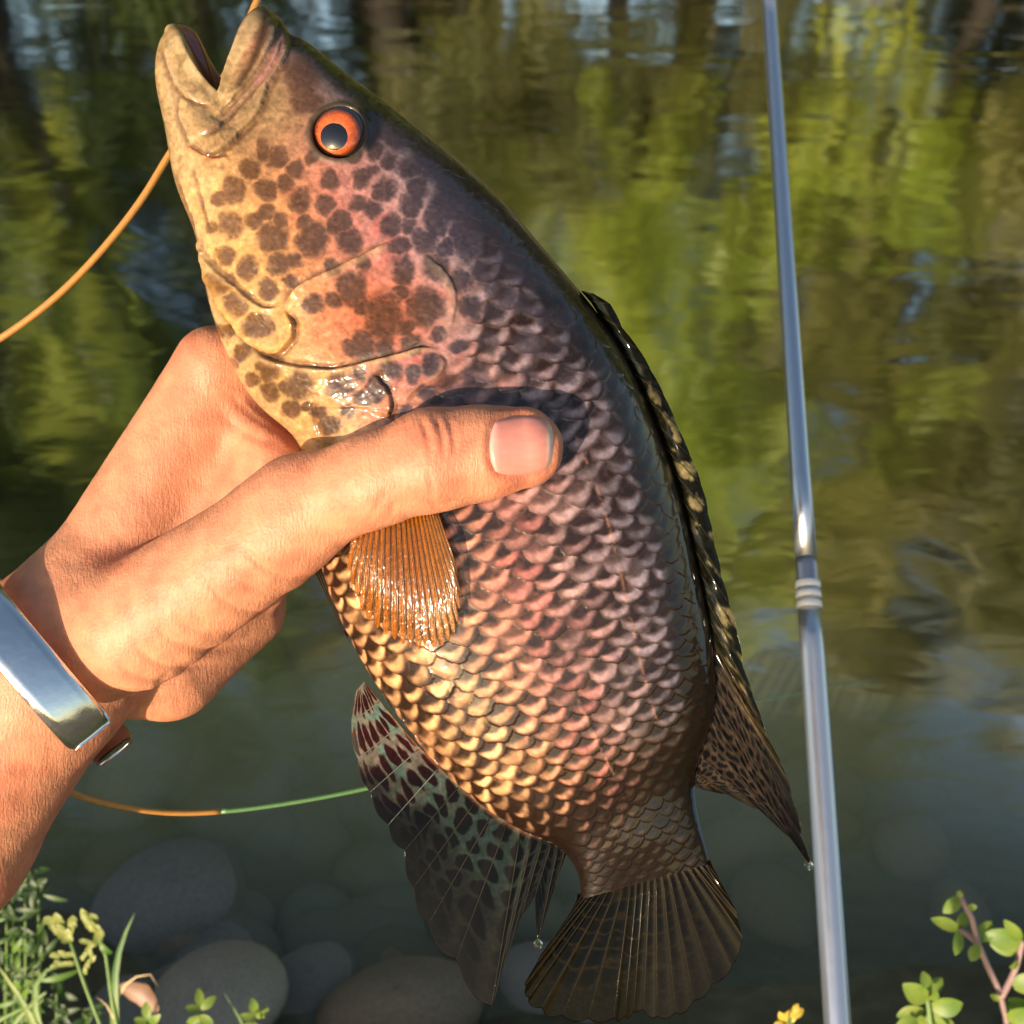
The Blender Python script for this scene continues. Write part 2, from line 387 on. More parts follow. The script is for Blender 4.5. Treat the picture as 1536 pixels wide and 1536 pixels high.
for i, (x, y, rx, rz_) in enumerate([(-7, 10.5, 4, 4.4), (-1.5, 11.5, 4.2, 4.8), (5.5, 11.5, 4, 4), (11, 11, 4, 4), (-13, 10, 4, 4)]):
    tree('dark_tree', x, y, 11, rx, rz_, rz_ - .4, 0, 0, 'big dark green tree standing behind the far row')
for i in range(11):
    x = -8.5 + 1.7 * i + random.uniform(-.4, .4); k = 0 if x < -1.5 else random.choice((1, 2, 2))
    tree('bank_bush', x, 6.7 + random.uniform(-.2, .5), 2.2, random.uniform(.9, 1.2), random.uniform(.8, 1.25), 1.35, k, 1, 'leafy bush growing at the foot of the far trees')
# unseen shrubs added on the near bank, left of the angler, to shade the stream
def shade_shrub(x, y, r_, hz, kind, label, seed):
    z0 = float(ground_h(np.array(x), np.array(y)))
    root = empty('shade_shrub', (x, y, z0)); tag(root, label, 'shade_shrub')
    V, F = crown_mesh(seed, 60, 120, .05); o = mesh('foliage', V * [r_, r_, hz] + [x, y, z0 + hz], F, LEAF[kind], root, smooth=False)
    Vs = []; Fs = []; off = 0; rr = random.Random(seed)
    for k in range(6):
        a = rr.uniform(0, 6.28); kk = np.linspace(0, 1, 5)[:, None]
        v, f = tube_np(np.array([x, y, z0 - .02]) + kk * np.array([math.cos(a) * r_ * .5, math.sin(a) * r_ * .5, hz * 1.2]), np.linspace(.012, .004, 5), 6)
        Vs.append(v); Fs += [[i + off for i in q] for q in f]; off += len(v)
    mesh('stem', np.concatenate(Vs), Fs, BARK, root)
shade_shrub(-1.45, .05, .55, .30, 0, 'low dark bush added out of view to shade the left water', 51)
shade_shrub(-2.2, .15, .7, .36, 0, 'wider dark bush added behind the low one to shade the water', 52)

# ------------------------------------------------------------------ THE FISH
KS = [0, .5, 1, 1.35] + list(range(2, 23))
DV = [((386, 14), (264, 34)), ((415, 25), (241, 60)), ((435, 50), (234, 110)), ((452, 58), (238, 142)), ((505, 98), (248, 190)), ((580, 155), (264, 275)), ((655, 215), (292, 350)),
      ((735, 282), (310, 440)), ((805, 360), (338, 525)), ((860, 425), (385, 605)), ((915, 495), (440, 655)), ((955, 565), (465, 720)), ((985, 635), (474, 790)),
      ((1010, 705), (482, 850)), ((1030, 775), (500, 905)), ((1046, 845), (528, 965)), ((1060, 910), (565, 1028)), ((1070, 970), (610, 1092)), ((1074, 1030), (662, 1155)),
      ((1068, 1085), (725, 1210)), ((1052, 1130), (785, 1247)), ((1042, 1175), (835, 1270)), ((1046, 1220), (862, 1300)), ((1055, 1258), (870, 1325)), ((1064, 1296), (873, 1349))]
DD = np.array([d for d, v in DV], float); VV = np.array([v for d, v in DV], float)
RIM = np.array([(386, 14), (372, 24), (358, 47), (347, 79), (338, 112), (330, 146), (309, 128), (293, 102), (282, 75), (274, 52), (262, 36)], float)
WK = [(0, 7), (.5, 8.5), (1, 9.5), (2, 13), (3, 15.5), (4, 17.5), (6, 20), (8, 21.5), (10, 22), (13, 20.5), (15, 17.5), (17, 13), (19, 8.5), (20, 7), (22, 4)]
NS, NA, NF = 960, 400, 96
s_lin = np.linspace(0, 22, 4000)
mid = (spline(KS, DD, s_lin) + spline(KS, VV, s_lin)) / 2
cum = np.r_[0, np.cumsum(np.hypot(*np.diff(mid, axis=0).T))]; FLEN = cum[-1]
s = np.interp(np.linspace(0, FLEN, NS), cum, s_lin)
Ds = spline(KS, DD, s); Vs_ = spline(KS, VV, s)
Ws = spline([w[0] for w in WK], [w[1] for w in WK], s)
wb = np.interp(s, [0, .5, 1, 2, 3, 4, 5, 6, 22], [1, .9, .8, .55, .33, .16, .05, 0, 0])
def body_side(a, near=True):
    t = (1 - np.cos(math.pi * a)) / 2
    rim = spline(np.linspace(0, 1, 11), RIM, t); off = rim - ((1 - t)[:, None] * DD[0] + t[:, None] * VV[0])
    P = (1 - t)[None, :, None] * Ds[:, None] + t[None, :, None] * Vs_[:, None] + wb[:, None, None] * off[None]
    E = (1 - np.abs(2 * t - 1) ** 3.3) ** .55
    Z = Ws[:, None] * E[None]
    if not near:
        sh = np.exp(-(s / 1.1) ** 2)[:, None] * E[None]
        P = P + sh[..., None] * np.array([24., -10.]); Z = -Z
    return P, Z, t, E
aN = np.linspace(0, 1, NA); PN, ZN, tN, EN = body_side(aN)
px, py = PN[..., 0], PN[..., 1]
S2 = np.broadcast_to(s[:, None], px.shape); T2 = np.broadcast_to(tN[None], px.shape)
pos = H(px, py, ZN)
# arc length across the flank, in photo pixels of the fish plane
arc = np.cumsum(np.r_['1', np.zeros((NS, 1)), np.linalg.norm(np.diff(pos, axis=1), axis=2)], axis=1) / (.18215)
mid_i = np.argmin(np.abs(tN - .5)); vline = arc - arc[:, mid_i:mid_i + 1]
pitch = np.interp(s, [0, 6, 10, 14, 17, 19, 22], [48, 51, 50, 47, 40, 31, 25])
U = np.cumsum(np.r_[0, np.diff(np.linspace(0, FLEN, NS))] / (pitch * .47))
U2 = np.broadcast_to(U[:, None], px.shape) + .5 * vline / 300 * 0
V2 = vline / pitch[:, None] + .34 * (fbm(px / 60, py / 60, 5) - .5) + .10 * (fbm(px / 14, py / 14, 6) - .5)
U2 = U2 + .9 * (fbm(px / 70, py / 70, 8) - .5) + .22 * (fbm(px / 12, py / 12, 9) - .5)
fl = np.floor(U2); found = np.zeros(px.shape, bool); q = np.ones(px.shape); dvv = np.zeros(px.shape); rid = np.zeros(px.shape); cid = np.zeros(px.shape)
srand0 = np.random.default_rng(2).random((128, 64))
for k in (-2, -1, 0, 1):
    r_ = fl + k; c = V2 - .5 * np.mod(r_, 2); ci = np.round(c); dv = c - ci
    edge = r_ + 1.0 * np.clip(1 - (2.0 * dv) ** 2, 0, 1) ** .9 * .62 + .38 + .18 * (srand0[r_.astype(int) % 128, ci.astype(int) % 64] - .5)
    hit = (~found) & (U2 < edge)
    q = np.where(hit, edge - U2, q); dvv = np.where(hit, dv, dvv); rid = np.where(hit, r_, rid); cid = np.where(hit, ci, cid); found |= hit
q = np.clip(q, 0, 1.6)
srand = np.random.default_rng(3).random((128, 64)); rnd = srand[rid.astype(int) % 128, cid.astype(int) % 64]
srand2 = np.random.default_rng(4).random((128, 64)); rnd2 = srand2[rid.astype(int) % 128, cid.astype(int) % 64]
# region masks
hline, hs, _ = dpoly(px, py, [(560, 60), (650, 230), (700, 330), (705, 440), (690, 530), (600, 610), (480, 700), (400, 760)])
head = sstep(-35, 35, hline * hs * 1.0)
if head[10, 200] < .5: head = 1 - head
peck = np.exp(-(((px - 560) / 110) ** 2 + ((py - 790) / 120) ** 2))
smask = (1 - head) * sstep(0, .06, T2) * sstep(1, .975, T2) * (1 - .55 * peck)
disp = smask * (.25 * np.exp(-q / .5) * (1 - (1.6 * dvv) ** 2 * .5) * (.4 + 1.1 * rnd) + .14 * np.exp(-((q - .6 + .5 * dvv) / .4) ** 2 - (dvv / .4) ** 2) - .3) * np.interp(s, [0, 8, 17, 22], [1, 1, .75, .45])[:, None]

# colour, skin pigment plus painted back shade and grey sky sheen (sRGB)
nz = fbm(px / 55, py / 55, 21); nf = fbm(px / 9, py / 9, 31); tt = T2 + .10 * (nz - .5)
body = ramp(tt, [(0, (26, 23, 10)), (.07, (26, 22, 11)), (.095, (44, 40, 32)), (.125, (138, 128, 138)), (.32, (172, 144, 142)), (.50, (202, 142, 128)),
                 (.66, (232, 166, 128)), (.80, (244, 186, 132)), (.93, (246, 194, 138)), (1, (215, 160, 115))])
tailf = sstep(16.2, 19.6, S2 + 1.6 * (nz - .5)); body = mixc(body, (150, 112, 100), tailf * .85); body = body * (1 - .35 * sstep(18, 21.5, S2))[..., None]
body = mixc(body, (196, 104, 94), sstep(.4, .95, rnd) * .42 * (1 - tailf) * np.exp(-((T2 - .47) / .17) ** 2))
body = body * (.76 + .34 * rnd2 + .3 * (nf - .5))[..., None]
darkw = np.interp(np.clip(tt, 0, 1), [0, .09, .14, .5, .75, 1], [.95, .9, .44, .50, .48, .52]) + .8 * tailf + .5 * (nf - .5) + .75 * (fbm(px / 38 + 70, py / 38, 63) - .5) + .25 * (rnd - .5)
blob = np.exp(-(np.abs((q - .54 + .50 * dvv) / .36)) ** 2.6 - np.abs(dvv / .48) ** 4) * (.74 + .46 * nf)          # pale middle of each scale
blob = blob * (1 - .5 * tailf * sstep(.25, .6, fbm(px / 26 + 3, py / 26, 88)))
dk = np.clip((1 - blob * 1.08) * np.clip(darkw, .3, 1.1) * 1.95, 0, .95)
body = mixc(body, (46, 27, 15), dk * (1 - head)); body = body * (1 - .30 * tailf)[..., None]
body = mixc(body, (30, 24, 15), .75 * sstep(.65, .8, fbm(px / 40 + 9, py / 40, 77)) * tailf)
blot = np.exp(-(((px - 1020) / 60) ** 2 + ((py - 1165) / 90) ** 2)); body = mixc(body, (34, 26, 14), .8 * blot)
# head
gold = np.stack([px, py], -1)
hc = ramp(np.clip((px - 270 - (py - 300) * .35) / 430, 0, 1), [(0, (204, 170, 122)), (.15, (206, 164, 108)), (.35, (202, 140, 100)), (.55, (186, 122, 108)), (.8, (176, 142, 142)), (1, (158, 140, 146))])
og = np.exp(-(((px - 570) / 95) ** 2 + ((py - 470) / 60) ** 2)); hc = mixc(hc, (206, 110, 66), .6 * og)
yl = np.exp(-(((px - 385) / 80) ** 2 + ((py - 400) / 120) ** 2)); hc = mixc(hc, (208, 160, 92), .55 * yl)
sn = np.exp(-(((px - 390) / 110) ** 2 + ((py - 150) / 95) ** 2)); hc = mixc(hc, (140, 120, 82), .85 * sn)
dors = sstep(.26, .10, T2 + .10 * (nz - .5)); hc = mixc(hc, (92, 84, 88), .7 * dors); hc = mixc(hc, (40, 36, 18), .9 * sstep(.12, .06, T2))
jw = np.exp(-(((px - 270) / 55) ** 2 + ((py - 130) / 110) ** 2)); hc = mixc(hc, (180, 152, 110), .8 * jw)
bl = np.exp(-(((px - 400) / 100) ** 2 + ((py - 590) / 45) ** 2)); hc = mixc(hc, (178, 150, 96), .6 * bl)
nf2 = fbm(px / 4.5, py / 4.5, 35); hc = hc * (.66 + .36 * nf + .28 * nf2)[..., None]
hc = mixc(hc, (206, 100, 88), .35 * sstep(.55, .75, fbm(px / 30, py / 30, 91)) * sstep(.8, .45, T2) * sstep(.2, .32, T2) * sstep(240, 320, py))
SPOTS = [(630,205,15),(680,235,15),(720,262,16),(690,345,16),(560,225,12),(610,255,12),(655,335,15),(600,370,13),(560,310,13),(615,340,12),(770,325,18),(800,370,18),(830,420,18),(740,430,14),(690,420,14),(670,370,13),(515,330,12),(455,335,12),(430,275,11),(470,235,10),(395,225,10),(330,300,10),(380,330,12),(440,390,12),(500,455,11),(545,460,12),(600,440,12),(610,490,12),(660,500,11),(580,520,11),(540,560,11),(620,560,11),(690,520,12),(760,540,13),(810,520,13),(700,590,13),(745,610,12),(380,570,10),(430,580,10),(540,600,12),(520,620,10),(350,545,8),(460,151,20),(452,112,22),(374,253,14),(416,237,12),(445,255,13),(351,286,16),(400,284,15),(449,302,14),(492,268,11),(490,307,13),(541,268,12),(578,284,15),(536,307,12),
 (400,318,13),(346,338,16),(338,383,12),(408,357,21),(471,362,20),(523,362,16),(585,242,12),(585,336,15),(419,398,15),(372,404,14),(403,433,13),(341,427,13),(361,456,14),(390,489,17),
 (527,433,19),(471,456,13),(575,476,26),(637,460,24),(549,517,17),(618,515,14),(527,521,12),(637,362,18),(605,407,15),(618,306,16),(667,310,19),(706,365,22),(728,407,17),(406,551,16),
 (452,573,18),(510,577,18),(338,498,10),(361,528,12),(406,586,12),(439,609,14),(491,638,15),(566,583,14),(588,554,15),(647,544,15),(715,570,18),(706,456,15),(595,201,21),(644,243,22),
 (677,276,20),(628,282,14),(693,310,24),(752,376,24),(657,399,18),(771,399,18),(804,415,18),(703,464,13),(739,468,14),(820,477,16),(784,510,16),(732,513,13),(794,565,16),(833,523,15),
 (726,330,22),(765,350,22),(740,300,20),(790,455,17),(760,440,14),(850,480,16),(850,560,14),(760,600,13),(680,600,14),(640,590,12),(610,620,11),(530,240,10),(560,255,10),(500,340,10),(318,340,8),(326,420,9),(420,330,9),(440,420,9),(500,400,12),(545,395,11),(480,620,9),(462,610,8)]
wx_ = px + 18 * (fbm(px / 20, py / 20, 41) - .5); wy_ = py + 18 * (fbm(px / 20 + 30, py / 20, 42) - .5)
spot = np.zeros(px.shape)
for (x0, y0, r0) in SPOTS:
    x0 += random.uniform(-1, 1); d2 = ((wx_ - x0) ** 2 + ((wy_ - y0) / random.uniform(.85, 1.2)) ** 2) / (r0 * 1.12) ** 2
    spot = np.maximum(spot, sstep(2.3, .0, d2))
spot = sstep(.08, .95, spot + .5 * (nf2 - .5) + .25 * (nf - .5)) * (.7 + .5 * nf2).clip(0, 1)
sc = ramp(np.clip((px - 330) / 330, 0, 1), [(0, (112, 78, 42)), (.5, (84, 62, 52)), (1, (64, 57, 66))])
sc = mixc(sc, (92, 54, 16), .8 * og)
upper = sstep(.34, .2, T2)
col = body * (1 - head)[..., None] + hc * head[..., None]
spk = spot * np.clip(head + .75 * sstep(13, 6, S2), 0, 1) * .94
col = col * (1 - spk)[..., None] + sc * spk[..., None]
# folds of the head: pale ridge with a dark groove on one side
def fold(pts, rw=5, gw=3.5, rh=.6, gd=.8, side=1, pale=(196, 166, 118), pf=.55, df=.7, fade=.12):
    """the free edge of a bony plate: it rises slowly on one side and drops sharply at its margin"""
    global disp, col
    p = smooth_line(pts, 30)
    bx = (px > p[:, 0].min() - 60) & (px < p[:, 0].max() + 60) & (py > p[:, 1].min() - 60) & (py < p[:, 1].max() + 60)
    d, sg, al = dpoly(px[bx] + 5 * (nf[bx] - .5), py[bx] + 5 * (nz[bx] - .5), p); d = d * sg * side
    f = sstep(0, max(fade, .1), al) * sstep(1, 1 - max(fade, .1), al) * (.55 + .9 * fbm(px[bx] / 22, py[bx] / 22, 19))
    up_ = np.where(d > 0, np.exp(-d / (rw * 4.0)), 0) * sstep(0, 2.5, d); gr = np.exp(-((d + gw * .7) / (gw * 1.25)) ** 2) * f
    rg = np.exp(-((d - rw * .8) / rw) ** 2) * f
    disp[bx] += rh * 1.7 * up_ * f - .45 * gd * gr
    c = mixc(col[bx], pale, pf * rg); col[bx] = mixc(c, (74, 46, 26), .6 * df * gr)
fold([(585, 360), (540, 383), (490, 406), (450, 428), (424, 455)], 7, 4, .9, 1.0, -1)
fold([(300, 350), (310, 385), (335, 410), (370, 442), (403, 462), (424, 458)], 5, 3, .6, .5, 1)
fold([(305, 398), (331, 456), (357, 498), (380, 521), (406, 533), (435, 514), (443, 490), (435, 474), (424, 458)], 6, 4, .9, 1.0, -1, pale=(226, 170, 86), pf=.4)
fold([(370, 515), (403, 536), (445, 546), (491, 552), (543, 543), (592, 531), (640, 520), (660, 522)], 6, 4, 1.0, 1.0, 1, pf=.6)
fold([(625, 372), (655, 392), (678, 418), (686, 450), (680, 485), (662, 518)], 10, 5, .35, .4, 1, pale=(170, 146, 120), pf=.45, df=.4, fade=.3)
fold([(560, 560), (580, 580), (588, 610), (584, 630)], 6, 4, .8, 1.4, 1, pf=.2)
fold([(470, 600), (472, 630), (480, 655)], 4, 3, .3, .6, 1, pf=.1)
fold([(655, 525), (668, 545), (650, 570), (625, 585), (605, 605)], 4, 3, .3, .7, 1, pf=.2, df=.6)
# mouth: lips and the folds of the jaw bone
fold([(418, 28), (408, 70), (390, 105), (362, 140), (338, 165), (322, 180)], 6, 4.5, .5, 1.1, 1, pale=(206, 182, 132), pf=.4, fade=.05)
fold([(438, 60), (424, 95), (402, 135), (392, 165), (368, 196), (330, 228), (300, 240)], 5, 4, .6, .7, 1, pf=.35, fade=.08)
fold([(425, 52), (412, 95), (388, 128), (350, 168), (318, 198), (296, 205)], 4, 3, .3, .7, 1, pale=(200, 160, 140), pf=.3)
fold([(243, 60), (250, 95), (262, 125), (285, 148), (318, 158)], 5, 3.5, .5, .6, -1, pale=(214, 190, 146), pf=.4)
fold([(272, 140), (268, 170), (276, 195), (285, 215)], 5, 3, .4, .5, -1, pf=.3)
fold([(282, 215), (300, 228), (322, 236), (345, 232)], 4, 3, .3, .5, 1, pale=(220, 130, 70), pf=.4)
fold([(262, 250), (280, 300), (296, 350), (304, 400), (316, 460), (338, 510)], 6, 4, .5, .5, -1, pf=.4)
fold([(292, 250), (305, 300), (318, 350)], 5, 3, .2, .4, -1, pf=.2)
# snout notch where the upper jaw slides out, nostril, gill blotch
d2 = ((px - 585) / 13) ** 2 + ((py - 428) / 6) ** 2
# lateral line: pale ticks down the flank
ll, _, la = dpoly(px, py, smooth_line([(858, 640), (905, 760), (940, 900), (968, 1020), (985, 1080)], 30))
col = mixc(col, (206, 150, 118), .5 * np.exp(-(ll / 2.6) ** 2) * (1 - head) * sstep(.45, .6, nf)); disp += .12 * np.exp(-(ll / 4) ** 2) * (1 - head)
ll, _, la = dpoly(px, py, smooth_line([(868, 1050), (900, 1120), (935, 1190)], 20))
col = mixc(col, (206, 160, 130), .45 * np.exp(-(ll / 2.2) ** 2) * sstep(.45, .6, nf)); disp += .1 * np.exp(-(ll / 3) ** 2)
# eye socket
ER = np.hypot((px - 508) / 1.05, py - 200); sock = np.exp(-((ER - 41) / 6) ** 2)
disp += .7 * sock + .5 * np.exp(-(((px - 535) / 16) ** 2 + ((py - 172) / 16) ** 2)) - 3.2 * sstep(40, 33, ER); col = mixc(col, (70, 62, 40), .75 * sock)
er2 = np.hypot((px - 552) / 24, (py - 190) / 38); col = mixc(col, (26, 26, 28), .85 * sstep(1.1, .6, er2)); col = mixc(col, (40, 34, 22), sstep(40, 36, ER))
# lips
lip = np.exp(-((S2 - .16) / .17) ** 2); disp += 1.3 * lip; inlip = sstep(.62, .45, S2)
lipc = mixc(np.broadcast_to(np.array((190., 168, 124)), col.shape), (112, 86, 44), sstep(.5, .7, fbm(px / 18, py / 18, 61)) * .5 + .35 * sstep(.25, .05, T2))
col = col * (1 - .75 * inlip)[..., None] + lipc * (.75 * inlip)[..., None]
ub, us, _ = dpoly(px, py, smooth_line([(398, 26), (392, 60), (380, 95), (362, 128)], 20)); col = mixc(col, (70, 48, 20), .8 * np.exp(-(ub / 7) ** 2))
ub, us, _ = dpoly(px, py, smooth_line([(424, 58), (410, 92), (390, 122)], 20)); col = mixc(col, (172, 128, 118), .7 * np.exp(-(ub / 10) ** 2))
ub, us, _ = dpoly(px, py, smooth_line([(418, 26), (432, 46), (438, 60)], 12)); disp -= 1.5 * np.exp(-(ub / 8) ** 2) * sstep(.9, 1.3, S2)
disp += .5 * (fbm(px / 26, py / 26, 71) - .5) * head + .22 * (fbm(px / 7, py / 7, 72) - .5) * head
disp *= sstep(0, .012, np.minimum(T2, 1 - T2)) * .9 + .1

def normals(p):
    du = np.gradient(p, axis=0); dv = np.gradient(p, axis=1); n = np.cross(du, dv); l = np.linalg.norm(n, axis=2, keepdims=True)
    n = n / np.maximum(l, 1e-9); return n
nrm = normals(pos)
if nrm[NS // 2, NA // 2, 2] < 0: nrm = -nrm
posN = pos + nrm * disp[..., None]
aF = np.linspace(1, 0, NF)[1:-1]; PF, ZF, tF, EF = body_side(aF, False); posF = H(PF[..., 0], PF[..., 1], ZF)
colF = ramp(tF, [(0, (38, 32, 16)), (.2, (62, 50, 40)), (.45, (140, 96, 84)), (.7, (205, 135, 90)), (1, (205, 145, 90))])[None] * (.55 + .5 * fbm(PF[..., 0] / 12, PF[..., 1] / 12, 33))[..., None]
colF = mixc(colF, (150, 84, 62), np.exp(-(S2[:, :1] / .8) ** 2))
ring = np.concatenate([posN, posF], 1); rcol = np.concatenate([col, colF], 1); NR = ring.shape[1]
# inside of the mouth: the rim turns in and runs to the throat
inner = []; icol = []
rim3 = ring[0]; c3 = H(352, 205, 0.)
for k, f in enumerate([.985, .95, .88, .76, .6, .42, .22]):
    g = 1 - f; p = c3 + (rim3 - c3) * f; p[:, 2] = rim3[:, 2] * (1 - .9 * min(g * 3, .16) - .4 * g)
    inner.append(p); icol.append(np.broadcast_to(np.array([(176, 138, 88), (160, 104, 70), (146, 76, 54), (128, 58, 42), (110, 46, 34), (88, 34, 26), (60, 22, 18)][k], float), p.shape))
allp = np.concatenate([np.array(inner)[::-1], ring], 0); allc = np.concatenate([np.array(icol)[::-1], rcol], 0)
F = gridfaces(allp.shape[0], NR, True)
FISHSKIN = painted('wet_fish_skin', .45, .85, .07, 1100, .18, sss=0, spec=.15, mottled=.18)
fish = empty('fish', W(H(700, 700, 0)))
tag(fish, 'spotted golden brown and pink cichlid held upright with open mouth and orange eye', 'fish')
mesh('body', W(allp), F[:, ::-1], FISHSKIN, fish, col=lin(allc) ** 1.12 * .86)
# flank height lookup
ZG = np.full((400, 400), -50.); iy = np.clip((py / 4).astype(int), 0, 399); ix = np.clip((px / 4).astype(int), 0, 399); np.maximum.at(ZG, (iy, ix), ZN)
for _ in range(3):
    m_ = ZG < -40; sh = np.maximum.reduce([np.roll(ZG, 1, 0), np.roll(ZG, -1, 0), np.roll(ZG, 1, 1), np.roll(ZG, -1, 1)]); ZG = np.where(m_, np.where(sh > -40, sh, ZG), ZG)
def flank(x, y): return ZG[np.clip((np.asarray(y) / 4).astype(int), 0, 399), np.clip((np.asarray(x) / 4).astype(int), 0, 399)]

# eye
def glossy(name, rgb, rough=.25, coat=1., **k): return simple(name, rgb, rough, .35, 900, .15, 1500, .0003, Coat_Weight=coat, Coat_Roughness=.02, **k)
M_EYE = glossy('dark_eye_rim', (.018, .018, .02)); M_IRIS = painted('orange_iris', .3, 1., .02, 2500, .2, mottled=.35); M_PUPIL = glossy('black_pupil', (.008, .008, .010), .05)
def dome(name, cx, cy, r0, r1, zc, Rm, mat, parent, side=1, oval=1.0, mm=.18):
    rr = np.linspace(r0, r1, 14)[:, None]; a = np.linspace(0, 2 * math.pi, 48, endpoint=False)[None]
    x = cx + rr * np.cos(a); y = cy + rr * np.sin(a) * oval
    # sphere centred on the eye
    dist = np.hypot(x - 507, y - 200) * mm; z = zc + np.sqrt(np.maximum(Rm * Rm - dist ** 2, 1)) - Rm
    P = H(x, y, side * z); F = gridfaces(14, 48, True)
    return mesh(name, W(P), F if side < 0 else F[:, ::-1], mat, parent)
ze = float(flank(508, 198)) + 1.2
for sd in (1, -1):
    e_ = dome('eye', 507, 200, .5, 41, ze - .1, 10.5, M_EYE, fish, sd)
    ir = dome('iris', 506, 200, 12, 35, ze + .12, 10.5, M_IRIS, e_, sd, 1.03)
    a_ = ir.data.attributes.new('paint', 'FLOAT_COLOR', 'POINT'); rr_ = np.repeat(np.linspace(0, 1, 14), 48); an_ = np.tile(np.linspace(0, 2 * math.pi, 48, endpoint=False), 14)
    ic_ = ramp(rr_, [(0, (236, 120, 70)), (.28, (226, 104, 52)), (.7, (206, 92, 34)), (1, (84, 40, 20))]) * (.8 + .4 * fbm(an_ * 5, rr_ * 3, 3))[:, None] * (1 - .35 * np.cos(an_ - .4).clip(0, 1) * rr_)[:, None]
    a_.data.foreach_set('color', np.c_[lin(ic_), np.ones(len(rr_))].astype(np.float32).ravel())
    dome('pupil', 501, 205, .5, 20.5, ze + .17, 10.5, M_PUPIL, e_, sd)

# fins
fin_k = .55
def fin(name, pairs, nw, nr, nray, paint, mat, zf=lambda x, y, w, r: 0 * x, ridge=.35, thick=.5, ray=None, ray_r=(.38, .12), ray_skip=1, parent=fish, rough_edge=0):
    B = np.array([p[0] for p in pairs], float); O = np.array([p[1] for p in pairs], float)
    k = np.linspace(0, 1, len(pairs)); w = np.linspace(0, 1, nw)
    lerp = lambda A, x: np.stack([np.interp(x, k, A[:, 0]), np.interp(x, k, A[:, 1])], -1)
    b_ = lerp(B, w); o_ = lerp(O, w); r = np.linspace(0, 1, nr)
    r2 = r[None] * (1 + rough_edge * (np.abs(np.sin(w * nray * math.pi))[:, None] - .5) * r[None])
    P = b_[:, None] + (o_ - b_)[:, None] * r2[..., None]
    x, y = P[..., 0], P[..., 1]; w2 = np.broadcast_to(w[:, None], x.shape); rr2 = np.broadcast_to(r[None], x.shape)
    z = zf(x, y, w2, rr2) + ridge * np.abs(np.cos(w2 * nray * math.pi)) ** 2.5 * (1 - .4 * rr2)
    hp = H(x, y, z); n = normals(hp)
    if n[nw // 2, nr // 2, 2] < 0: n = -n; flip = True
    else: flip = False
    front = hp; back = hp - np.array([0, 0, 1.]) * (thick * (1 - .6 * rr2))[..., None]
    f1 = gridfaces(nw, nr); f1 = f1[:, ::-1] if flip else f1; f2 = f1[:, ::-1] + nw * nr
    idx = np.arange(nw * nr).reshape(nw, nr); bd = np.r_[idx[0, :], idx[1:, -1], idx[-1, -2::-1], idx[-2:0:-1, 0]]
    f3 = np.stack([bd, np.roll(bd, -1), np.roll(bd, -1) + nw * nr, bd + nw * nr], -1)
    c = lin(paint(x, y, w2, rr2)) ** 1.08 * fin_k
    o = mesh(name, W(np.concatenate([front.reshape(-1, 3), back.reshape(-1, 3)])), np.concatenate([f1, f2, f3]), mat, parent, col=np.concatenate([c.reshape(-1, 3)] * 2))
    if ray:
        for i in range(0, nray + 1, ray_skip):
            wi = min(max(i / nray, .004), .996); bb = lerp(B, np.array([wi]))[0]; oo = lerp(O, np.array([wi]))[0]
            rk = np.linspace(.03, .97, 9); q_ = bb + (oo - bb) * rk[:, None]
            zz = zf(q_[:, 0], q_[:, 1], np.full(9, wi), rk) + ridge * .8
            tube('fin_ray', W(H(q_[:, 0], q_[:, 1], zz)), np.linspace(*ray_r, 9) * .001, ray(i) if callable(ray) else ray, o, 6)
    return o
FINM = painted('wet_fin', .6, .25, .06, 1300, .1, spec=.0, mottled=.35); 
RAYD = simple('dark_fin_ray', (.022, .017, .008), .6, .5, 700, .1, Specular_IOR_Level=.1, Coat_Weight=.15, Coat_Roughness=.1)
RAYL = simple('pale_fin_ray', (.10, .125, .10), .35, .3, 700, .1, Coat_Weight=.6, Coat_Roughness=.1)
RAYG = simple('amber_fin_ray', (.12, .055, .012), .25, .3, 700, .1, Coat_Weight=1, Coat_Roughness=.05)

def cells(w, r, nw_, nr_, jit=.2, seed=0):
    w = w + .05 * (fbm(w * 12, r * 7, seed + 50) - .5); r = r + .12 * (fbm(w * 14, r * 6, seed + 60) - .5); a = w * nw_; b2 = r * nr_ + .5 * (np.floor(a) % 2) + 1.2 * fbm(w * 6, r * 3, seed); ca = a - np.floor(a) - .5; cb = b2 - np.floor(b2) - .5
    return np.hypot(ca / .40, cb / .42)
def paint_anal(x, y, w, r):
    rear = sstep(1110, 1240, y + 60 * (fbm(x / 30, y / 30, 3) - .5)); d = cells(w, r, 14, 7, seed=2)
    g = fbm(x / 12, y / 12, 5); fr_ = np.stack([120 + 44 * g, 112 + 36 * g, 100 + 28 * g], -1)
    fr_ = mixc(fr_, (100, 150, 138), .6 * sstep(.5, .65, fbm(x / 25 + 4, y / 25, 8)))
    ba = np.stack([24 + 16 * g, 25 + 16 * g, 21 + 12 * g], -1); ba = mixc(ba, (66, 92, 84), .5 * sstep(.55, .35, r) * sstep(.8, .5, w))
    base = fr_ * (1 - rear)[..., None] + ba * rear[..., None]
    dk_ = np.array((62., 24, 18)) * (1 - rear)[..., None] + np.array((10., 8, 7)) * rear[..., None]
    sp = sstep(1.12, .82, d) * (1 - .5 * sstep(.75, 1, r) * (1 - rear)); c = base * (1 - sp)[..., None] + dk_ * sp[..., None]
    c = mixc(c, (22, 20, 17), .8 * sstep(.62, .95, r) * rear)
    return mixc(c, (196, 140, 100), .7 * sstep(.06, .0, r))
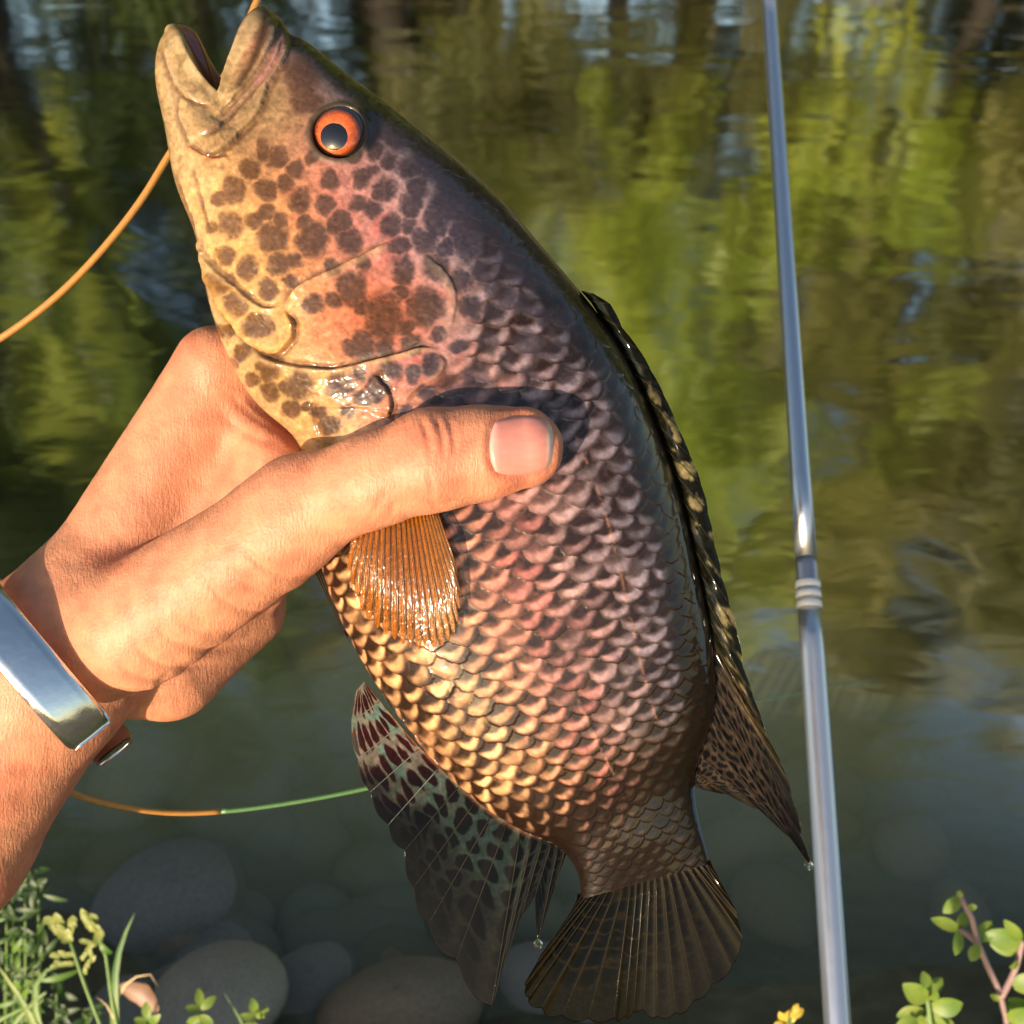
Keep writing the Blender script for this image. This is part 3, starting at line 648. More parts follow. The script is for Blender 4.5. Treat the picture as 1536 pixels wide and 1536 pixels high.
anal = [((546, 1022), (534, 1036)), ((570, 1052), (526, 1085)), ((600, 1088), (535, 1140)), ((630, 1122), (553, 1190)), ((660, 1150), (580, 1240)), ((690, 1178), (605, 1278)), ((715, 1200), (618, 1335)),
        ((740, 1218), (640, 1390)), ((762, 1232), (682, 1445)), ((782, 1242), (736, 1518)), ((800, 1250), (754, 1452)), ((815, 1256), (782, 1374)), ((828, 1262), (802, 1346)), ((838, 1266), (807, 1412)), ((848, 1272), (832, 1330)), ((854, 1276), (846, 1288))]
fin('anal_fin', anal, 300, 150, 15, paint_anal, FINM, lambda x, y, w, r: 1.2 * np.sin(w * 9) * r, .25, .6, lambda i: RAYL if i < 5 else RAYD, (.22, .06), rough_edge=.06)

def paint_tail(x, y, w, r):
    return paint_tail0(x, y, w, r) * .78
def paint_tail0(x, y, w, r):
    g = fbm(x / 10, y / 10, 15); base = np.stack([40 + 30 * g, 32 + 24 * g, 14 + 12 * g], -1)
    a = w * 22; ca = np.abs(a - np.floor(a) - .5); bb = r * 8 + 1.5 * fbm(w * 8, r * 2, 4); cb = np.abs(bb - np.floor(bb) - .5)
    sp = sstep(.47, .33, ca) * sstep(.5, .36, cb) * sstep(.2, .55, fbm(x / 16, y / 16, 18)) * sstep(.95, .55, r + .25 * (fbm(x / 30, y / 30, 6) - .5)) * (.55 + .45 * sstep(.75, .3, w))
    c = mixc(base, (9, 7, 5), .92 * sp); c = mixc(c, (30, 22, 13), .6 * sstep(.45, .95, w)); c = mixc(c, (20, 17, 10), .6 * sstep(.6, 1, r))
    return mixc(c, (178, 130, 104), .55 * sstep(.10, .02, r) * sstep(.45, .6, g + .1))
tail_o = [(866, 1352), (842, 1390), (812, 1432), (786, 1478), (792, 1502), (822, 1522), (872, 1531), (922, 1531), (942, 1526), (958, 1514), (984, 1528), (1020, 1521), (1056, 1492), (1096, 1455), (1115, 1412), (1104, 1366), (1084, 1328), (1068, 1298)]
tail = [((866 + (1066 - 866) * i / 17, 1343 - 52 * i / 17 - 8 * math.sin(math.pi * i / 17)), o_) for i, o_ in enumerate(tail_o)]
fin('caudal_fin', tail, 330, 130, 22, paint_tail, FINM, lambda x, y, w, r: 2.5 * np.sin(w * 7 + 1) * r, .16, .8, RAYD, (.16, .05), rough_edge=.03)

def paint_dorsal(x, y, w, r):
    soft = sstep(.62, .72, w); g = fbm(x / 9, y / 9, 25)
    st = fbm(w * 70 + r * 5, r * 2.2 - w * 6, 27)
    sp_f = np.stack([20 + 24 * g, 21 + 22 * g, 14 + 12 * g], -1); sp_f = mixc(sp_f, (176, 160, 112), .85 * sstep(.5, .68, st) * sstep(.12, .3, w) * sstep(.10, .45, r)); sp_f = mixc(sp_f, (70, 84, 96), .5 * sstep(.25, .1, np.abs(r - .35)) * sstep(.5, .7, fbm(w * 40, r * 2, 29)))
    net = sstep(.80, 1.15, cells(w * 1.0, r, 46, 10, seed=9)); so_f = mixc(np.stack([20 + 10 * g, 16 + 9 * g, 11 + 6 * g], -1), (112, 90, 68), .75 * net * sstep(1.05, .4, r) * (.4 + .9 * g))
    return sp_f * (1 - soft)[..., None] + so_f * soft[..., None]
dors_p = [((872, 436), (890, 440)), ((886, 452), (916, 456)), ((900, 474), (934, 492)), ((916, 500), (950, 528)), ((932, 530), (968, 560)), ((948, 558), (988, 598)), ((964, 592), (1008, 645)), ((980, 630), (1028, 690)),
          ((994, 668), (1044, 732)), ((1006, 702), (1054, 775)), ((1018, 742), (1064, 825)), ((1028, 780), (1074, 870)), ((1036, 815), (1086, 912)), ((1044, 850), (1098, 955)), ((1052, 885), (1106, 1005)),
          ((1058, 920), (1122, 1050)), ((1062, 950), (1150, 1102)), ((1066, 985), (1174, 1150)), ((1068, 1015), (1190, 1200)), ((1068, 1045), (1204, 1258)), ((1066, 1075), (1216, 1300)), ((1060, 1105), (1190, 1262)), ((1052, 1135), (1140, 1216)),
          ((1044, 1160), (1090, 1192)), ((1040, 1178), (1052, 1184))]
dors_p = [(b0_, (o0_[0] + (9 if 2 < i_ < 16 else 0), o0_[1] - (4 if 2 < i_ < 16 else 0))) for i_, (b0_, o0_) in enumerate(dors_p)]
fin('dorsal_fin', dors_p, 420, 60, 24, paint_dorsal, FINM, lambda x, y, w, r: .5 + 3.2 * np.sin(np.clip(r, 0, 1) * 2.6) * sstep(.72, .6, w) + 1.2 * np.sin(w * 30) * r * .4, .18, .8, RAYD, (.22, .07), rough_edge=.05)

PECM = painted('amber_fin_membrane', .35, .8, .05, 1500, .12, alpha=.62, spec=.1)
def paint_pec(x, y, w, r):
    g = fbm(x / 7 + 3, y / 30, 12); c = np.stack([184 + 40 * g, 104 + 34 * g, 14 + 16 * g], -1)
    c = mixc(c, (186, 140, 110), .55 * sstep(.55, 1, w)); st = np.abs(np.cos(w * 20 * math.pi))
    return mixc(c, (58, 30, 8), .7 * sstep(.72, .95, st) * (.5 + .5 * g))
pec = [((540, 770), (520, 838)), ((552, 768), (530, 880)), ((564, 766), (546, 916)), ((578, 765), (572, 940)), ((592, 765), (598, 955)), ((606, 764), (622, 964)), ((618, 764), (646, 968)), ((630, 764), (668, 958)), ((640, 764), (684, 935)), ((648, 764), (690, 895)), ((655, 764), (684, 845))]
fin('pectoral_fin', pec, 260, 90, 20, paint_pec, PECM, lambda x, y, w, r: np.maximum(flank(x, y), 6) + 2.0 + 2.2 * np.sin(r * 2.4) + 1.0 * np.sin(w * 8), .22, .3, RAYG, (.17, .07), rough_edge=.09)
def paint_pel(x, y, w, r):
    g = fbm(x / 6, y / 20, 44); return mixc(np.stack([40 + 20 * g, 34 + 16 * g, 24 + 10 * g], -1), (190, 170, 130), .7 * sstep(.85, .95, w))
fin('pelvic_fin', [((470, 852), (506, 930)), ((476, 850), (514, 945)), ((482, 850), (521, 958)), ((488, 852), (523, 950)), ((494, 858), (524, 940))], 60, 60, 6, paint_pel, FINM, lambda x, y, w, r: -6 + 0 * x, .4, .5, RAYD)

# ------------------------------------------------------------------ THE HAND (one continuous skin)
# signed distance field of bones and flesh, blended, then skinned
def rc(a, b, r1, r2): return ('c', H(*a), H(*b), r1, r2)
def tri(a, b, c, r): return ('t', H(*a), H(*b), H(*c), r)
PALM = [rc((-420, 1660, -34), (-110, 1255, -12), 30, 27.5), rc((-110, 1255, -12), (70, 1000, -10), 27.5, 24.5), rc((70, 1000, -10), (130, 930, -12), 24.5, 22),
        rc((118, 932, -16), (322, 548, -21), 18, 11.2), rc((120, 960, -28), (342, 640, -36), 17, 12), rc((130, 990, -36), (362, 735, -50), 16, 12), rc((150, 1010, -38), (392, 835, -56), 15, 11.5),
        rc((250, 995, -34), (362, 912, -47), 17.5, 13.5), rc((205, 938, 2), (420, 794, 18), 17.5, 14),
        tri((190, 860, -22), (425, 725, -8), (330, 585, -28), 5.0), tri((225, 965, -20), (415, 850, -16), (370, 920, -44), 7), rc((448, 722, 0), (390, 645, -24), 7, 7),
        tri((150, 980, -30), (330, 570, -20), (395, 830, -54), 9)]
THUMB = [rc((420, 790, 14), (452, 762, 18), 14.2, 13.4), rc((452, 762, 18), (560, 720, 26.5), 13.0, 11.2), rc((560, 720, 26.5), (650, 690, 29), 11.2, 12.1), rc((650, 690, 29), (720, 680, 28.5), 12.1, 11.1), rc((720, 680, 28.5), (783, 672, 27.5), 11.1, 10.0)]
FING = [[rc((322, 548, -17), (500, 530, -31), 10.5, 9.2), rc((500, 530, -31), (625, 560, -35), 9, 8), rc((625, 560, -35), (712, 592, -33), 8, 7)],
        [rc((342, 640, -36), (560, 622, -44), 10.8, 9.4), rc((560, 622, -44), (705, 652, -40), 9.2, 8.2), rc((705, 652, -40), (795, 684, -34), 8.2, 7)],
        [rc((362, 735, -50), (570, 712, -53), 10.5, 9), rc((570, 712, -53), (705, 738, -45), 9, 8), rc((705, 738, -45), (790, 768, -37), 8, 7)],
        [rc((392, 835, -56), (550, 805, -58), 9.5, 8), rc((550, 805, -58), (650, 818, -50), 8, 7.2), rc((650, 818, -50), (720, 838, -42), 7, 6.2)]]
def sd(prim, p):
    if prim[0] == 'c':
        _, a, b, r1, r2 = prim; ab = b - a; l2 = ab @ ab
        t = np.clip(((p - a) @ ab) / l2, 0, 1); return np.linalg.norm(p - a - t[..., None] * ab, axis=-1) - (r1 + (r2 - r1) * t)
    _, a, b, c, r = prim
    ba, cb, ac = b - a, c - b, a - c; n = np.cross(ba, ac); pa, pb, pc = p - a, p - b, p - c
    ins = (np.sign(pa @ np.cross(ba, n)) + np.sign(pb @ np.cross(cb, n)) + np.sign(pc @ np.cross(ac, n))) < 2
    e = lambda v, d: ((v - d * np.clip((v @ d) / (d @ d), 0, 1)[..., None]) ** 2).sum(-1)
    m_ = np.minimum(np.minimum(e(pa, ba), e(pb, cb)), e(pc, ac)); pl = (pa @ n) ** 2 / (n @ n)
    return np.sqrt(np.where(ins, m_, pl)) - r
def smin(a, b, k):
    h = np.maximum(k - np.abs(a - b), 0) / k; return np.minimum(a, b) - h * h * k * .25
def hand_sdf(p):
    d = sd(PALM[0], p)
    for q_ in PALM[1:]: d = smin(d, sd(q_, p), 8.)
    for q_ in THUMB: d = smin(d, sd(q_, p), 4.)
    for f in FING:
        g = sd(f[0], p)
        for q_ in f[1:]: g = smin(g, sd(q_, p), 2.5)
        d = smin(d, g, 3.)
    return d
def surface_nets(f, lo, hi, h):
    ax = [np.arange(lo[i], hi[i] + h, h) for i in range(3)]; n = [len(a) for a in ax]
    D = np.empty(n, np.float32)
    for i in range(0, n[0], 24):
        g = np.stack(np.meshgrid(ax[0][i:i + 24], ax[1], ax[2], indexing='ij'), -1); D[i:i + 24] = f(g)
    I = D < 0
    c = np.zeros([k - 1 for k in n], np.int8)
    for a in (0, 1):
        for b_ in (0, 1):
            for cc in (0, 1): c += I[a:n[0] - 1 + a, b_:n[1] - 1 + b_, cc:n[2] - 1 + cc]
    act = (c > 0) & (c < 8); idx = -np.ones(act.shape, np.int64); cells_ = np.argwhere(act); idx[act] = np.arange(len(cells_))
    acc = np.zeros((len(cells_), 3)); cnt = np.zeros(len(cells_)); i, j, k = cells_.T
    for d in range(3):
        o1, o2 = [x for x in range(3) if x != d]
        for u in (0, 1):
            for v in (0, 1):
                off = np.zeros(3, int); off[o1] = u; off[o2] = v; off2 = off.copy(); off2[d] = 1
                A = D[i + off[0], j + off[1], k + off[2]]; B = D[i + off2[0], j + off2[1], k + off2[2]]; x = (A < 0) != (B < 0)
                t = np.where(x, A / np.where(x, A - B, 1), 0); pt = np.tile(off.astype(float), (len(A), 1)); pt[:, d] += t
                acc += pt * x[:, None]; cnt += x
    Vv = np.array(lo) + (cells_ + acc / cnt[:, None]) * h
    Fs = []
    for d in range(3):
        o1, o2 = (d + 1) % 3, (d + 2) % 3; sl_a = [slice(None)] * 3; sl_b = [slice(None)] * 3; sl_a[d] = slice(0, -1); sl_b[d] = slice(1, None)
        x = I[tuple(sl_a)] != I[tuple(sl_b)]; e = np.argwhere(x); sg = I[tuple(sl_a)][x]
        ok = (e[:, o1] > 0) & (e[:, o2] > 0) & (e[:, o1] < n[o1] - 1) & (e[:, o2] < n[o2] - 1); e = e[ok]; sg = sg[ok]
        q4 = []
        for u, v in ((0, 0), (1, 0), (1, 1), (0, 1)):
            c2 = e.copy(); c2[:, o1] -= 1 - u; c2[:, o2] -= 1 - v; q4.append(idx[c2[:, 0], c2[:, 1], c2[:, 2]])
        q4 = np.stack(q4, -1); q4[~sg] = q4[~sg][:, ::-1]; Fs.append(q4)
    return Vv, np.concatenate(Fs)
hv, hf = surface_nets(hand_sdf, (-245, -180, -78), (26, 66, 60), 1.35)
def subdivide(v, f):
    e = np.concatenate([f[:, [0, 1]], f[:, [1, 2]], f[:, [2, 3]], f[:, [3, 0]]]); es = np.sort(e, 1); u, inv = np.unique(es, axis=0, return_inverse=True); inv = inv.reshape(4, -1)
    n = len(v); em = v[u].mean(1); fc = v[f].mean(1); E = inv + n; Cc = np.arange(len(f)) + n + len(u)
    return np.concatenate([v, em, fc]), np.concatenate([np.stack([f[:, a], E[a], Cc, E[a - 1]], -1) for a in range(4)])
def grad(p, e=.15):
    g = np.stack([hand_sdf(p + d) - hand_sdf(p - d) for d in np.eye(3) * e], -1); return g / np.maximum(np.linalg.norm(g, axis=1, keepdims=True), 1e-9)
def project(p, it=2):
    for _ in range(it): p = p - grad(p) * hand_sdf(p)[:, None] * .9
    return p
hv = project(hv, 1); hv, hf = subdivide(hv, hf); hv = project(hv, 1)
hn = grad(hv)
def topix(h): d = D0 - h[:, 2]; return 768 + h[:, 0] / (T * d) * 768, 768 - h[:, 1] / (T * d) * 768
hx, hy = topix(hv); facing = hn[:, 2] > -.2
hd = np.zeros(len(hv)); blush = np.zeros(len(hv))
def crease(pts, w, dep, puff=.5):
    global hd
    p = smooth_line(pts, 24); k = facing & (hx > p[:, 0].min() - 30) & (hx < p[:, 0].max() + 30) & (hy > p[:, 1].min() - 30) & (hy < p[:, 1].max() + 30)
    d, sg, al = dpoly(hx[k], hy[k], p); f = sstep(0, .3, al) * sstep(1, .7, al)
    hd[k] += (-dep * np.exp(-(d / w) ** 2) + dep * puff * np.exp(-((d - 2.4 * w) / (1.6 * w)) ** 2)) * f
for c_ in [([(352, 806), (380, 838), (415, 862), (470, 862), (500, 840)], 4, .7), ([(330, 830), (352, 862), (390, 888), (440, 892)], 4, .35), ([(300, 850), (325, 890), (365, 915), (420, 918)], 4, .4),
           ([(218, 912), (240, 945), (285, 972), (350, 968), (395, 940)], 5, .8), ([(250, 905), (275, 935), (320, 950), (370, 940)], 4, .4), ([(190, 940), (215, 980), (260, 1000), (320, 992)], 4, .5),
           ([(165, 985), (200, 1012), (250, 1022), (300, 1005)], 5, .6), ([(230, 1045), (255, 1000)], 5, .4), ([(182, 1040), (210, 1060), (222, 1085)], 4, .4),
           ([(545, 790), (560, 770), (575, 740)], 3, .25), ([(585, 778), (592, 750)], 3, .3), ([(660, 768), (640, 745), (618, 735)], 4, .5), ([(715, 757), (690, 752), (660, 757)], 3, .4),
           ([(628, 622), (640, 650), (644, 690)], 3, .6), ([(648, 618), (662, 650), (664, 690)], 3, .65), ([(668, 622), (680, 655), (682, 690)], 3, .45), ([(640, 700), (648, 730), (650, 752)], 3, .45),
           ([(335, 580), (375, 620), (430, 655)], 5, .4), ([(320, 610), (370, 650), (430, 672)], 5, .35), ([(360, 585), (400, 625), (445, 652)], 4, .3)]: crease(c_[0], c_[1] * 1.15, c_[2] * .7)
nm = fbm(hx / 20 + 40, hy / 20 + 40, 14); hd += .25 * (nm - .5)
nailb = ((np.abs((hx - 782) / 51)) ** 3 + (np.abs((hy - 669) / 49)) ** 3); hd -= np.where(facing, .55 * sstep(1.25, .8, nailb), 0) - np.where(facing, .25 * np.exp(-((nailb - 1.5) / .5) ** 2), 0)
hv2 = hv + hn * hd[:, None]
skin = np.broadcast_to(np.array((206., 140, 105)), hv.shape).copy()
kn = np.exp(-(((hx - 650) / 60) ** 2 + ((hy - 690) / 60) ** 2)) + np.exp(-(((hx - 800) / 50) ** 2 + ((hy - 680) / 60) ** 2)); skin = mixc(skin, (206, 106, 82), .45 * np.clip(kn, 0, 1))
pal = sstep(-.1, .5, -hn[:, 2] + .6 * hn[:, 0] - .5 * hn[:, 1] - .3) ; skin = mixc(skin, (216, 134, 112), .5 * pal)
skin = mixc(skin, (186, 98, 72), .35 * sstep(.5, .75, fbm(hx / 70, hy / 70, 54)))
m, nt, N, L, b = newmat('tanned_skin')
at_ = N.new('ShaderNodeAttribute'); at_.attribute_name = 'paint'; su = N.new('ShaderNodeAttribute'); su.attribute_name = 'surf'
mpa = N.new('ShaderNodeMapping'); mpa.inputs['Rotation'].default_value = (0, 0, R(-33)); mpa.inputs['Scale'].default_value = (.24, .05, .05); L.new(su.outputs['Vector'], mpa.inputs[0])
def sk(scale, src, det=3, typ='ShaderNodeTexNoise'):
    n = N.new(typ); n.inputs['Scale'].default_value = scale; n.inputs['Detail'].default_value = det; L.new(src, n.inputs['Vector']); return n
w1 = sk(1.0, mpa.outputs[0], 3); w1.inputs['Distortion'].default_value = .8
tcs = N.new('ShaderNodeTexCoord'); w2_ = sk(1900, tcs.outputs['Object'], 3); w3 = sk(160, tcs.outputs['Object'], 4)
vo = N.new('ShaderNodeTexVoronoi'); vo.inputs['Scale'].default_value = 1100; L.new(tcs.outputs['Object'], vo.inputs['Vector'])
a1 = N.new('ShaderNodeMath'); a1.operation = 'MULTIPLY_ADD'; L.new(w2_.outputs[0], a1.inputs[0]); a1.inputs[1].default_value = .35; L.new(w1.outputs[0], a1.inputs[2])
a2 = N.new('ShaderNodeMath'); a2.operation = 'MULTIPLY_ADD'; L.new(vo.outputs['Distance'], a2.inputs[0]); a2.inputs[1].default_value = .35; L.new(a1.outputs[0], a2.inputs[2])
bp = N.new('ShaderNodeBump'); bp.inputs['Strength'].default_value = .42; bp.inputs['Distance'].default_value = .0006; L.new(a2.outputs[0], bp.inputs['Height']); L.new(bp.outputs[0], b.inputs['Normal'])
mp = N.new('ShaderNodeMapRange'); mp.inputs[1].default_value = .3; mp.inputs[2].default_value = .7; mp.inputs[3].default_value = .80; mp.inputs[4].default_value = 1.16; L.new(w3.outputs[0], mp.inputs[0])
mx = N.new('ShaderNodeMix'); mx.data_type = 'RGBA'; mx.blend_type = 'MULTIPLY'; mx.inputs[0].default_value = 1; L.new(at_.outputs['Color'], mx.inputs[6]); L.new(mp.outputs[0], mx.inputs[7]); L.new(mx.outputs[2], b.inputs['Base Color'])
setp(b, Roughness=.48, Subsurface_Weight=.22, Subsurface_Scale=.004, Specular_IOR_Level=.4); b.inputs['Subsurface Radius'].default_value = (1, .35, .18)
SKIN = m
person = mesh('person', W(hv2), hf, SKIN, None, col=lin(skin), vec=np.stack([hx, hy, hv[:, 2] * 5], -1))
tag(person, 'bare tanned forearm and hand gripping the fish, thumb across its flank', 'person')
# thumbnail
def hand_z(x, y, z0=60.):
    z = np.full(np.shape(x), z0)
    for _ in range(60): z = z - np.clip(hand_sdf(H(x, y, z)), -3, 8) * .7
    return z
nw_, nr_ = 40, 40
gu, gv = np.meshgrid(np.linspace(-1, 1, nw_), np.linspace(-1, 1, nr_), indexing='ij')
# square grid to a rounded-square plate
sx = gu * np.sqrt(1 - .32 * gv ** 2); sy = gv * np.sqrt(1 - .32 * gu ** 2)
nx = 782 + 49 * sx; ny = 668 - 3 * sx + 47 * sy
nzv = hand_z(nx, ny); ed = np.maximum(np.abs(gu), np.abs(gv)); ed2 = np.where(gu > .9, 0, 1)
NP = H(nx, ny, nzv + .25 - .9 * sstep(.86, 1, ed) - .3 * np.abs(gv) ** 3)
g = fbm(nx / 20, ny / 6, 66)
nc = np.broadcast_to(np.array((220., 142, 126)), nx.shape + (3,)); nc = mixc(nc, (236, 206, 186), sstep(.72, .86, sx) * .8); nc = mixc(nc, (232, 180, 168), sstep(-.62, -.8, sx) * .5); nc = nc * (.95 + .1 * g)[..., None]
mesh('thumbnail', W(NP), gridfaces(nw_, nr_), painted('thumbnail_keratin', .22, .35, .1, 500, .05, mottled=.05, sss=.2), person, col=lin(nc))

# ------------------------------------------------------------------ bracelet: open silver cuff on the wrist
m, nt, N, L, b = newmat('worn_silver'); setp(b, Metallic=1.0, Roughness=.10); b.inputs['Base Color'].default_value = (.86, .85, .84, 1)
tc = N.new('ShaderNodeTexCoord'); n1 = N.new('ShaderNodeTexNoise'); n1.inputs['Scale'].default_value = 350; n1.inputs['Detail'].default_value = 6; L.new(tc.outputs['Object'], n1.inputs['Vector'])
mp = N.new('ShaderNodeMapRange'); mp.inputs[1].default_value = .35; mp.inputs[2].default_value = .75; mp.inputs[3].default_value = .06; mp.inputs[4].default_value = .24; L.new(n1.outputs[0], mp.inputs[0]); L.new(mp.outputs[0], b.inputs['Roughness'])
bp = N.new('ShaderNodeBump'); bp.inputs['Strength'].default_value = .12; bp.inputs['Distance'].default_value = .0006; L.new(n1.outputs[0], bp.inputs['Height']); L.new(bp.outputs[0], b.inputs['Normal'])
SILVER = m
cc = np.array([-131.5, -45., -9.]); wdir = np.array([.72, .60, -.34]); wdir /= np.linalg.norm(wdir); bdir = np.array([.56, -.83, 0]); bdir -= wdir * (wdir @ bdir); bdir /= np.linalg.norm(bdir)
zdir = np.cross(bdir, wdir); zdir *= np.sign(zdir[2])
th = np.linspace(R(47), R(360 - 29), 120); sec = []
hw, tk = 6.2, .9
prof = [(-hw, -tk), (-hw * .6, -tk * 1.2), (0, -tk * 1.3), (hw * .6, -tk * 1.2), (hw, -tk), (hw + .35, 0), (hw, tk * .9), (hw * .6, tk * 1.15), (0, tk * 1.3), (-hw * .6, tk * 1.15), (-hw, tk * .9), (-hw - .35, 0)]
for k, a in enumerate(th):
    nrm_ = bdir * math.cos(a) / 34 + zdir * math.sin(a) / 31; nrm_ /= np.linalg.norm(nrm_)
    e = min(k, len(th) - 1 - k); sc_ = min(1, .85 + .15 * math.sqrt(min(e / 2, 1)))
    c_ = cc + bdir * 34 * math.cos(a) + zdir * 31 * math.sin(a)
    sec.append([c_ + wdir * p[0] * sc_ + nrm_ * p[1] for p in prof])
sec = np.array(sec); F = gridfaces(len(th), len(prof), True).tolist() + [list(range(len(prof))), [(len(th) - 1) * len(prof) + i for i in range(len(prof))][::-1]]
br = mesh('bracelet', W(sec), F, SILVER); tag(br, 'polished silver open cuff bracelet round the wrist', 'bracelet')

# ------------------------------------------------------------------ rod
m, nt, N, L, b = newmat('glossy_graphite'); b.inputs['Base Color'].default_value = (.56, .60, .68, 1); setp(b, Metallic=.85, Roughness=.30, Coat_Weight=1, Coat_Roughness=.04)
tc = N.new('ShaderNodeTexCoord'); n1 = N.new('ShaderNodeTexNoise'); n1.inputs['Scale'].default_value = 220; n1.inputs['Detail'].default_value = 5; L.new(tc.outputs['Object'], n1.inputs['Vector'])
mp = N.new('ShaderNodeMapRange'); mp.inputs[3].default_value = .24; mp.inputs[4].default_value = .36; L.new(n1.outputs[0], mp.inputs[0]); L.new(mp.outputs[0], b.inputs['Roughness'])
ROD = m; RINGM = simple('white_ring_paint', (.86, .86, .85), .3, .06, 300, .05, Coat_Weight=.5); FERR = simple('dark_ferrule_paint', (.32, .33, .40), .3, .15, 300, .05, Metallic=.6, Coat_Weight=1, Coat_Roughness=.05)
pb = at(1256, 1536, .42); pt_ = at(1153, 0, .60)
def rodp(f): return pb + (pt_ - pb) * f
def rod_f(y):      # fraction along the rod that shows at photo row y
    lo, hi = 0., 1.
    for _ in range(40):
        md = (lo + hi) / 2; v = rodp(md) - C0; yy = 768 - (v @ UP) / (-(v @ BACK)) / T * 768
        if yy > y: lo = md
        else: hi = md
    return lo
fb = -(pb[2] - .12) / (pt_[2] - pb[2]); rod = empty('fishing_rod', rodp(fb)); tag(rod, 'glossy grey fishing rod with three white rings beside the fish', 'fishing rod')
f1 = rod_f(893); f2 = rod_f(838)
tube('butt_section', [rodp(x) for x in np.linspace(fb, f1, 30)], np.linspace(.0058, .0051, 30), ROD, rod, 40)
tube('ferrule', [rodp(x) for x in np.linspace(f1 + .0005, f2, 6)], .00475, FERR, rod, 40)
tube('tip_section', [rodp(x) for x in np.linspace(f2 + .0005, 2.6, 30)], np.linspace(.0046, .0028, 30), ROD, rod, 40)
for yy in (877, 892, 907):
    f = rod_f(yy); tube('ring', [rodp(f - .0030), rodp(f - .0024), rodp(f + .0024), rodp(f + .0030)], [.0051, .0055, .0055, .0051], RINGM, rod, 40)
CORK = simple('cork', (.45, .29, .16), .8, .3, 200, .5)
tube('grip', [rodp(fb + .001 + x) for x in np.linspace(0, .22, 10)], [.010, .012, .0125, .012, .0115, .0115, .012, .0125, .012, .009], CORK, rod, 24)

# ------------------------------------------------------------------ line
ORANGE = simple('orange_line_coating', (.46, .215, .045), .4, .2, 500, .2, Coat_Weight=.4); GREEN = simple('green_line_coating', (.13, .26, .09), .35, .2, 500, .2, Coat_Weight=.4)
up = smooth_line(np.array([(-160, 590, .345), (0, 508, .345), (90, 440, .345), (170, 355, .345), (225, 280, .345), (262, 220, .345), (305, 165, .345), (348, 92, .345), (381, 12, .345), (430, -90, .35)]), 60)
o = tube('fly_line', [at(*p) for p in up], .00115, ORANGE, None, 12); tag(o, 'orange fly line bowing out behind the fish head', 'fishing line')
lo_ = smooth_line(np.array([(40, 1150, .345), (115, 1192, .36), (165, 1206, .37), (230, 1217, .38), (330, 1217, .39), (440, 1203, .40), (550, 1182, .41), (700, 1145, .43), (900, 1098, .50), (1080, 1063, .62), (1130, 1052, .70), (1200, 1040, .80), (1300, 1022, 1.0)]), 120)
lr = empty('sagging_line', at(*lo_[0])); tag(lr, 'thin line turning from orange to green, sagging below the wrist', 'fishing line')
ki = int(np.argmin(np.abs(lo_[:, 0] - 330)))
tube('orange_section', [at(*p) for p in lo_[:ki + 1]], .00105, ORANGE, lr, 12); tube('green_section', [at(*p) for p in lo_[ki:]], np.linspace(.00095, .0006, len(lo_) - ki), GREEN, lr, 12)

# ------------------------------------------------------------------ water drops
m, nt, N, L, b = newmat('clear_water_drop'); setp(b, Roughness=0., IOR=1.33, Transmission_Weight=1.); b.inputs['Base Color'].default_value = (1, 1, 1, 1)
for (x, y, lab) in ((1213, 1298, 'water drop hanging from the tip of the dorsal fin'), (807, 1416, 'water drop hanging from the thread of the spotted anal fin')):
    c_ = W(H(x, y, 0)); n_, k_ = 16, 20; tH = np.linspace(.001, math.pi - .001, n_)[:, None]; pH = np.linspace(0, 2 * math.pi, k_, endpoint=False)[None]
    V = np.stack([np.sin(tH) * np.cos(pH), np.sin(tH) * np.sin(pH), np.cos(tH) * (1 + .25 * np.exp(-(tH * 2) ** 2)) + 0 * pH], -1) * .00135
    tag(mesh('water_drop', V + c_, gridfaces(n_, k_, True), m), lab, 'water drop')

# ------------------------------------------------------------------ bank plants
LEAFY = leafmat('fresh_weed_leaf', (.13, .25, .03), (.30, .38, .06), .35, 60); LEAFG = leafmat('grass_blade', (.07, .20, .03), (.20, .32, .05), .35, 40)
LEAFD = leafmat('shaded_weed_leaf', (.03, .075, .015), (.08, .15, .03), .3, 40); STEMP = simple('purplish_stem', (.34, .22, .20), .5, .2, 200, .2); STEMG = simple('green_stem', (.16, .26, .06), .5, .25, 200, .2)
YEL = leafmat('yellow_bud', (.60, .42, .04), (.75, .58, .10), .3, 100); DRY = leafmat('dry_leaf', (.25, .11, .05), (.36, .20, .11), .2, 60); STRAW = simple('straw', (.58, .42, .22), .6, .25, 200, .2); SEED = leafmat('seed_head', (.26, .32, .07), (.42, .44, .12), .3, 200)
def blade(base, tip, width, up_, bend=.15, n=9, fold=.25, prof=None):
    base = np.asarray(base, float); tip = np.asarray(tip, float); d = tip - base; l = np.linalg.norm(d); up_ = np.asarray(up_, float)
    side = np.cross(d, up_); side /= np.linalg.norm(side); nn = np.cross(side, d); nn /= np.linalg.norm(nn); V = []
    for i in range(n):
        t = i / (n - 1); w = width * (prof(t) if prof else math.sin(math.pi * min(t * .93 + .06, 1)) ** .7)
        c = base + d * t + nn * bend * l * 4 * t * (1 - t)
        V += [c - side * w + nn * w * fold, c, c + side * w + nn * w * fold]
    return np.array(V), gridfaces(n, 3)
def leaf(base, tip, width, mat, parent, up_=None, bend=.08, name='leaf', prof=None):
    u = up_ if up_ is not None else BACK + np.array([random.uniform(-.5, .5), random.uniform(-.4, .4), random.uniform(-.3, .6)])
    V, F = blade(base, tip, width, u, bend, prof=prof); return mesh(name, V, F, mat, parent)
